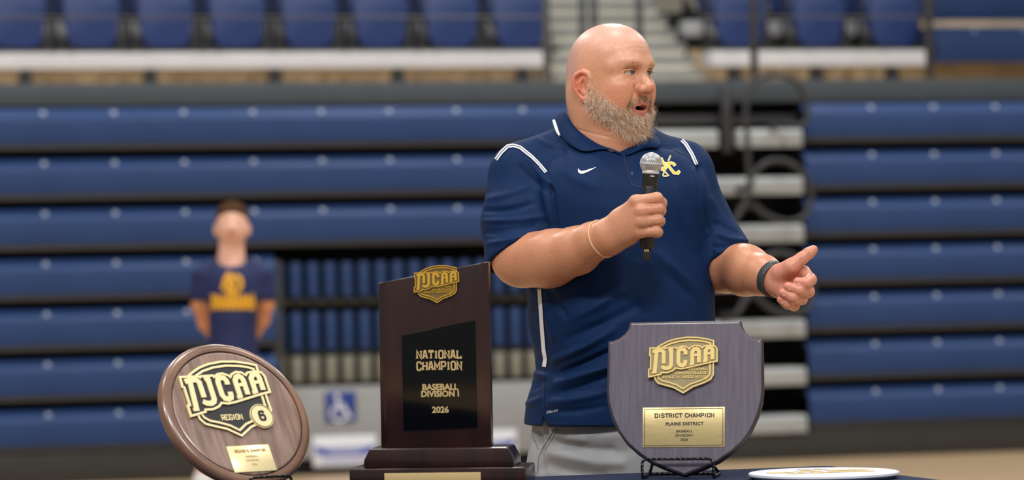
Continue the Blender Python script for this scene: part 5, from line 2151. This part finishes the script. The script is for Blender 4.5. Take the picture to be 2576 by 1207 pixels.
bd = MB().lathe([(0.0176, -0.0228), (0.0178, -0.0250), (0.0176, -0.0500), (0.0170, -0.0508), (0.0174, -0.0516), (0.0168, -0.0900), (0.0158, -0.1500), (0.0156, -L_ + 0.030), (0.0148, -L_ + 0.0285)], 40).build('handle', m_micblk, mic, smooth=True)
MB().lathe([(0.0118, -L_ + 0.0290), (0.0118, -L_ + 0.002), (0.0108, -L_)], 4).xf(Matrix.Rotation(math.radians(45), 4, 'Z')).build('battery_tail', m_micblk, mic, bevel=0.001)
mb = MB()
for i in range(4):
    x = -0.006 + i * 0.0028
    mb.box(x, x + 0.0018, -0.0096, -0.0084, -L_ + 0.0215, -L_ + 0.0275)
mb.build('contacts', m_goldline, mic)
v, f = text_mesh('SM58', 0.0042, 0.0003, 0.0001)
MB().add([p + Vector((0.0035, -0.0178, -0.0295)) for p in v], f).build('model_lettering', m_signwhite, mic)


# ================================================================== THE YOUTH IN THE BACKGROUND
BD = 18.75


def JB(px, py, dw=0.0):
    return np.array(P(px, py, BD + dw))


boy = empty('person', (JB(585, 900)[0], BD, FZ))
tag(boy, 'youth in a navy T-shirt with gold print standing before the bleachers', 'person')
m_bskin = mat_attr('skin_youth', rough=0.5, spec=0.35)
m_tee = mat('tee_navy', (17, 31, 78), rough=0.75, var=0.06, vscale=12)
m_short = mat('short_grey', (128, 134, 146), rough=0.8, var=0.05)
m_sock = mat('sock_white', (228, 228, 228), rough=0.8)
m_gold_print = mat('tee_print_gold', (226, 164, 20), rough=0.6)


def boy_body(p):
    s = p.copy()
    cx = JB(585, 585)[0]
    d = s_ell(p, JB(584, 560), (0.078, 0.096, 0.092))
    d = smin(d, s_ell(p, JB(584, 583, -0.02), (0.062, 0.072, 0.062)), 0.03)
    for q in ((543, 578), (625, 578)):
        d = smin(d, s_ell(p, JB(q[0], q[1], 0.01), (0.012, 0.02, 0.032)), 0.01)
    d = smin(d, s_cone(p, JB(584, 562, -0.092), JB(584, 574, -0.104), 0.010, 0.015), 0.015)         # nose
    for x in (566, 604):
        d = smax(d, -s_ell(p, JB(x, 556, -0.100), (0.018, 0.02, 0.009)), 0.015)                     # eye hollows
    d = smin(d, s_cone(p, JB(584, 588, -0.084), JB(584, 590, -0.084), 0.014, 0.014), 0.015)         # mouth
    d = smax(d, -s_ell(p, JB(584, 589, -0.100), (0.020, 0.012, 0.0035)), 0.004)
    d = smin(d, s_cone(p, JB(583, 605, 0.015), JB(581, 690, 0.02), 0.058, 0.076), 0.03)
    for sg, sh_, el, wr, hd in ((-1, (508, 690), (503, 765), (516, 815), (540, 845)), (1, (660, 690), (668, 765), (660, 805), (640, 840))):
        d = smin(d, s_chain(p, [JB(*sh_, 0.02), JB(*el, 0.05), JB(*wr, 0.10), JB(*hd, 0.16)], [0.048, 0.040, 0.033, 0.030], 0.02), 0.02)
        h0 = JB(*hd, 0.16)
        for i in range(4):                                                                       # fingers folded behind the back
            a = h0 + np.array((-sg * 0.02, 0.01, 0.015 - 0.018 * i))
            d = smin(d, s_cone(p, a, a + np.array((-sg * 0.06, 0.012, -0.01)), 0.0095, 0.008), 0.006)
    d = smin(d, s_cone(p, JB(583, 720, 0.03), JB(583, 880, 0.03), 0.10, 0.11), 0.05)
    for sg in (-1, 1):
        hip = JB(583 + sg * 34, 940, 0.03)
        ft = np.array((hip[0] + sg * 0.10, hip[1] + 0.01, FZ + 0.05))
        d = smin(d, s_chain(p, [hip, (hip + ft) / 2 + np.array((0, -0.02, 0.03)), ft], [0.08, 0.052, 0.038], 0.02), 0.04)
    return d


a, b = bbox([JB(480, 505, -0.15), JB(690, 505, 0.25), JB(480, 960, -0.15), JB(690, 960, 0.25), np.array((JB(500, 900)[0], BD, FZ))], 0.06)
bp, bf = sdf_mesh(boy_body, a, b, 0.0075, 1)
bc = np.tile(np.array(lin((228, 178, 156))), (len(bp), 1))
armm = (bp[:, 2] < JB(585, 735)[2]) & (bp[:, 2] > JB(585, 860)[2])
bc[armm] = np.array(lin((214, 146, 106)))
mo = np.exp(-(((bp[:, 0] - JB(584, 589)[0]) / 0.022) ** 2 + ((bp[:, 2] - JB(584, 589)[2]) / 0.009) ** 2)) * (bp[:, 1] < BD - 0.06)
bc = bc * (1 - 0.7 * mo[:, None]) + np.array(lin((168, 84, 78))) * 0.7 * mo[:, None]
ey = sum(np.exp(-(((bp[:, 0] - JB(x, 557)[0]) / 0.011) ** 2 + ((bp[:, 2] - JB(585, 557)[2]) / 0.005) ** 2)) for x in (566, 604)) * (bp[:, 1] < BD - 0.05)
bc = bc * (1 - 0.75 * ey[:, None]) + np.array(lin((70, 54, 46))) * 0.75 * ey[:, None]
quad_obj('body', bp, bf, m_bskin, boy, bc)


def boy_hair(p):
    d = s_ell(p, JB(584, 556, 0.014), (0.083, 0.098, 0.092))
    d = smin(d, s_ell(p, JB(584, 528, -0.02), (0.066, 0.07, 0.034)), 0.03)
    cut = s_ell(p, JB(584, 582, -0.10), (0.072, 0.115, 0.100))
    d = smax(d, -cut, 0.01)
    return smax(d, JB(585, 588)[2] - p[:, 2], 0.01)


a, b = bbox([JB(535, 505, -0.12), JB(635, 625, 0.13)], 0.03)
q1, q2 = sdf_mesh(boy_hair, a, b, 0.006, 1)
quad_obj('hair', q1, q2, mat('hair_brown', (74, 50, 32), rough=0.9, var=0.2, vscale=60, spec=0.1), boy)


def boy_tee(p):
    d = s_chain(p, [JB(585, 712, 0.02), JB(584, 800, 0.02), JB(584, 910, 0.02)], [0.115, 0.118, 0.128], 0.02)
    q = p.copy()
    wid = s_ell(p, JB(585, 740, 0.02), (0.155, 0.105, 0.17))
    d = smin(d, wid, 0.04)
    d = smin(d, s_chain(p, [JB(545, 672, 0.02), JB(512, 692, 0.02), JB(505, 742, 0.035)], [0.05, 0.052, 0.058], 0.02), 0.03)
    d = smin(d, s_chain(p, [JB(625, 672, 0.02), JB(656, 692, 0.02), JB(666, 742, 0.035)], [0.05, 0.052, 0.058], 0.02), 0.03)
    # flat sleeve openings and hem
    for x in (505, 666):
        rg = np.abs(p[:, 0] - JB(x, 750)[0]) < 0.085
        cutz = JB(x, 756)[2] - p[:, 2]
        tors = np.abs(p[:, 0] - JB(585, 750)[0]) < 0.118
        d = np.where(rg & ~tors, smax(d, cutz, 0.006), d)
    d = smax(d, JB(585, 925)[2] - p[:, 2], 0.006)
    d = smax(d, -s_ell(p, JB(583, 640, -0.02), (0.082, 0.10, 0.062)), 0.008)
    return d


a, b = bbox([JB(478, 650, -0.14), JB(692, 940, 0.18)], 0.02)
q1, q2 = sdf_mesh(boy_tee, a, b, 0.006, 1)
tee = quad_obj('t_shirt', q1, q2, m_tee, boy)
bvh_tee = BVHTree.FromPolygons([tuple(v) for v in q1], [tuple(f) for f in q2])


def boy_short(p):
    d = s_cone(p, JB(583, 915, 0.03), JB(583, 950, 0.03), 0.125, 0.125)
    for sg in (-1, 1):
        hip = JB(583 + sg * 34, 940, 0.03)
        ft = np.array((hip[0] + sg * 0.10, hip[1] + 0.01, FZ + 0.05))
        kn = (hip + ft) / 2 + np.array((0, -0.02, 0.03))
        d = smin(d, s_cone(p, hip, kn, 0.10, 0.095), 0.03)
        d = smax(d, (kn[2] + 0.02) - p[:, 2], 0.006)
    return smax(d, p[:, 2] - JB(583, 905)[2], 0.006)


a, b = bbox([JB(470, 900, -0.12), JB(700, 1120, 0.2)], 0.03)
q1, q2 = sdf_mesh(boy_short, a, b, 0.008, 1)
quad_obj('shorts', q1, q2, m_short, boy)
for sg in (-1, 1):
    hip = JB(583 + sg * 34, 940, 0.03)
    ft = np.array((hip[0] + sg * 0.10, hip[1] + 0.01, FZ + 0.05))
    kn = (hip + ft) / 2 + np.array((0, -0.02, 0.03))

    def sock(p, kn=kn, ft=ft):
        d = s_chain(p, [kn * 0.55 + ft * 0.45, ft, ft + np.array((0, -0.14, -0.015))], [0.058, 0.052, 0.042], 0.01)
        return smax(d, (FZ + 0.003) - p[:, 2], 0.004)
    a, b = bbox([kn, ft, ft + np.array((0, -0.18, -0.05))], 0.07)
    q1, q2 = sdf_mesh(sock, a, b, 0.008, 1)
    quad_obj('sock_and_shoe', q1, q2, m_sock, boy)

V2, FS = [], []


def add2(st, wd):
    v2, fs = ribbon2d(st, wd)
    for f in fs:
        FS.append(tuple(i + len(V2) for i in f))
    V2.extend(v2)


for st in ([(577, 686), (567, 704), (561, 728)], [(579, 690), (588, 710), (585, 728), (566, 731)], [(590, 692), (604, 700), (607, 718), (598, 731)], [(572, 735), (600, 737)], [(574, 706), (580, 722)]):
    add2(st, 9.5)
decal('gold_emblem', V2, FS, m_gold_print, tee, bvh_tee, 0.004)
V2, FS = [], []
for i in range(9):
    x = 534 + i * 12
    add2([(x, 778), (x + 3, 744), (x + 7, 744 + (i % 3) * 3), (x + 8, 778)], 5.2)
add2([(531, 742), (638, 738)], 4)
add2([(531, 780), (638, 780)], 4)
decal('gold_lettering', V2, FS, m_gold_print, tee, bvh_tee, 0.004)
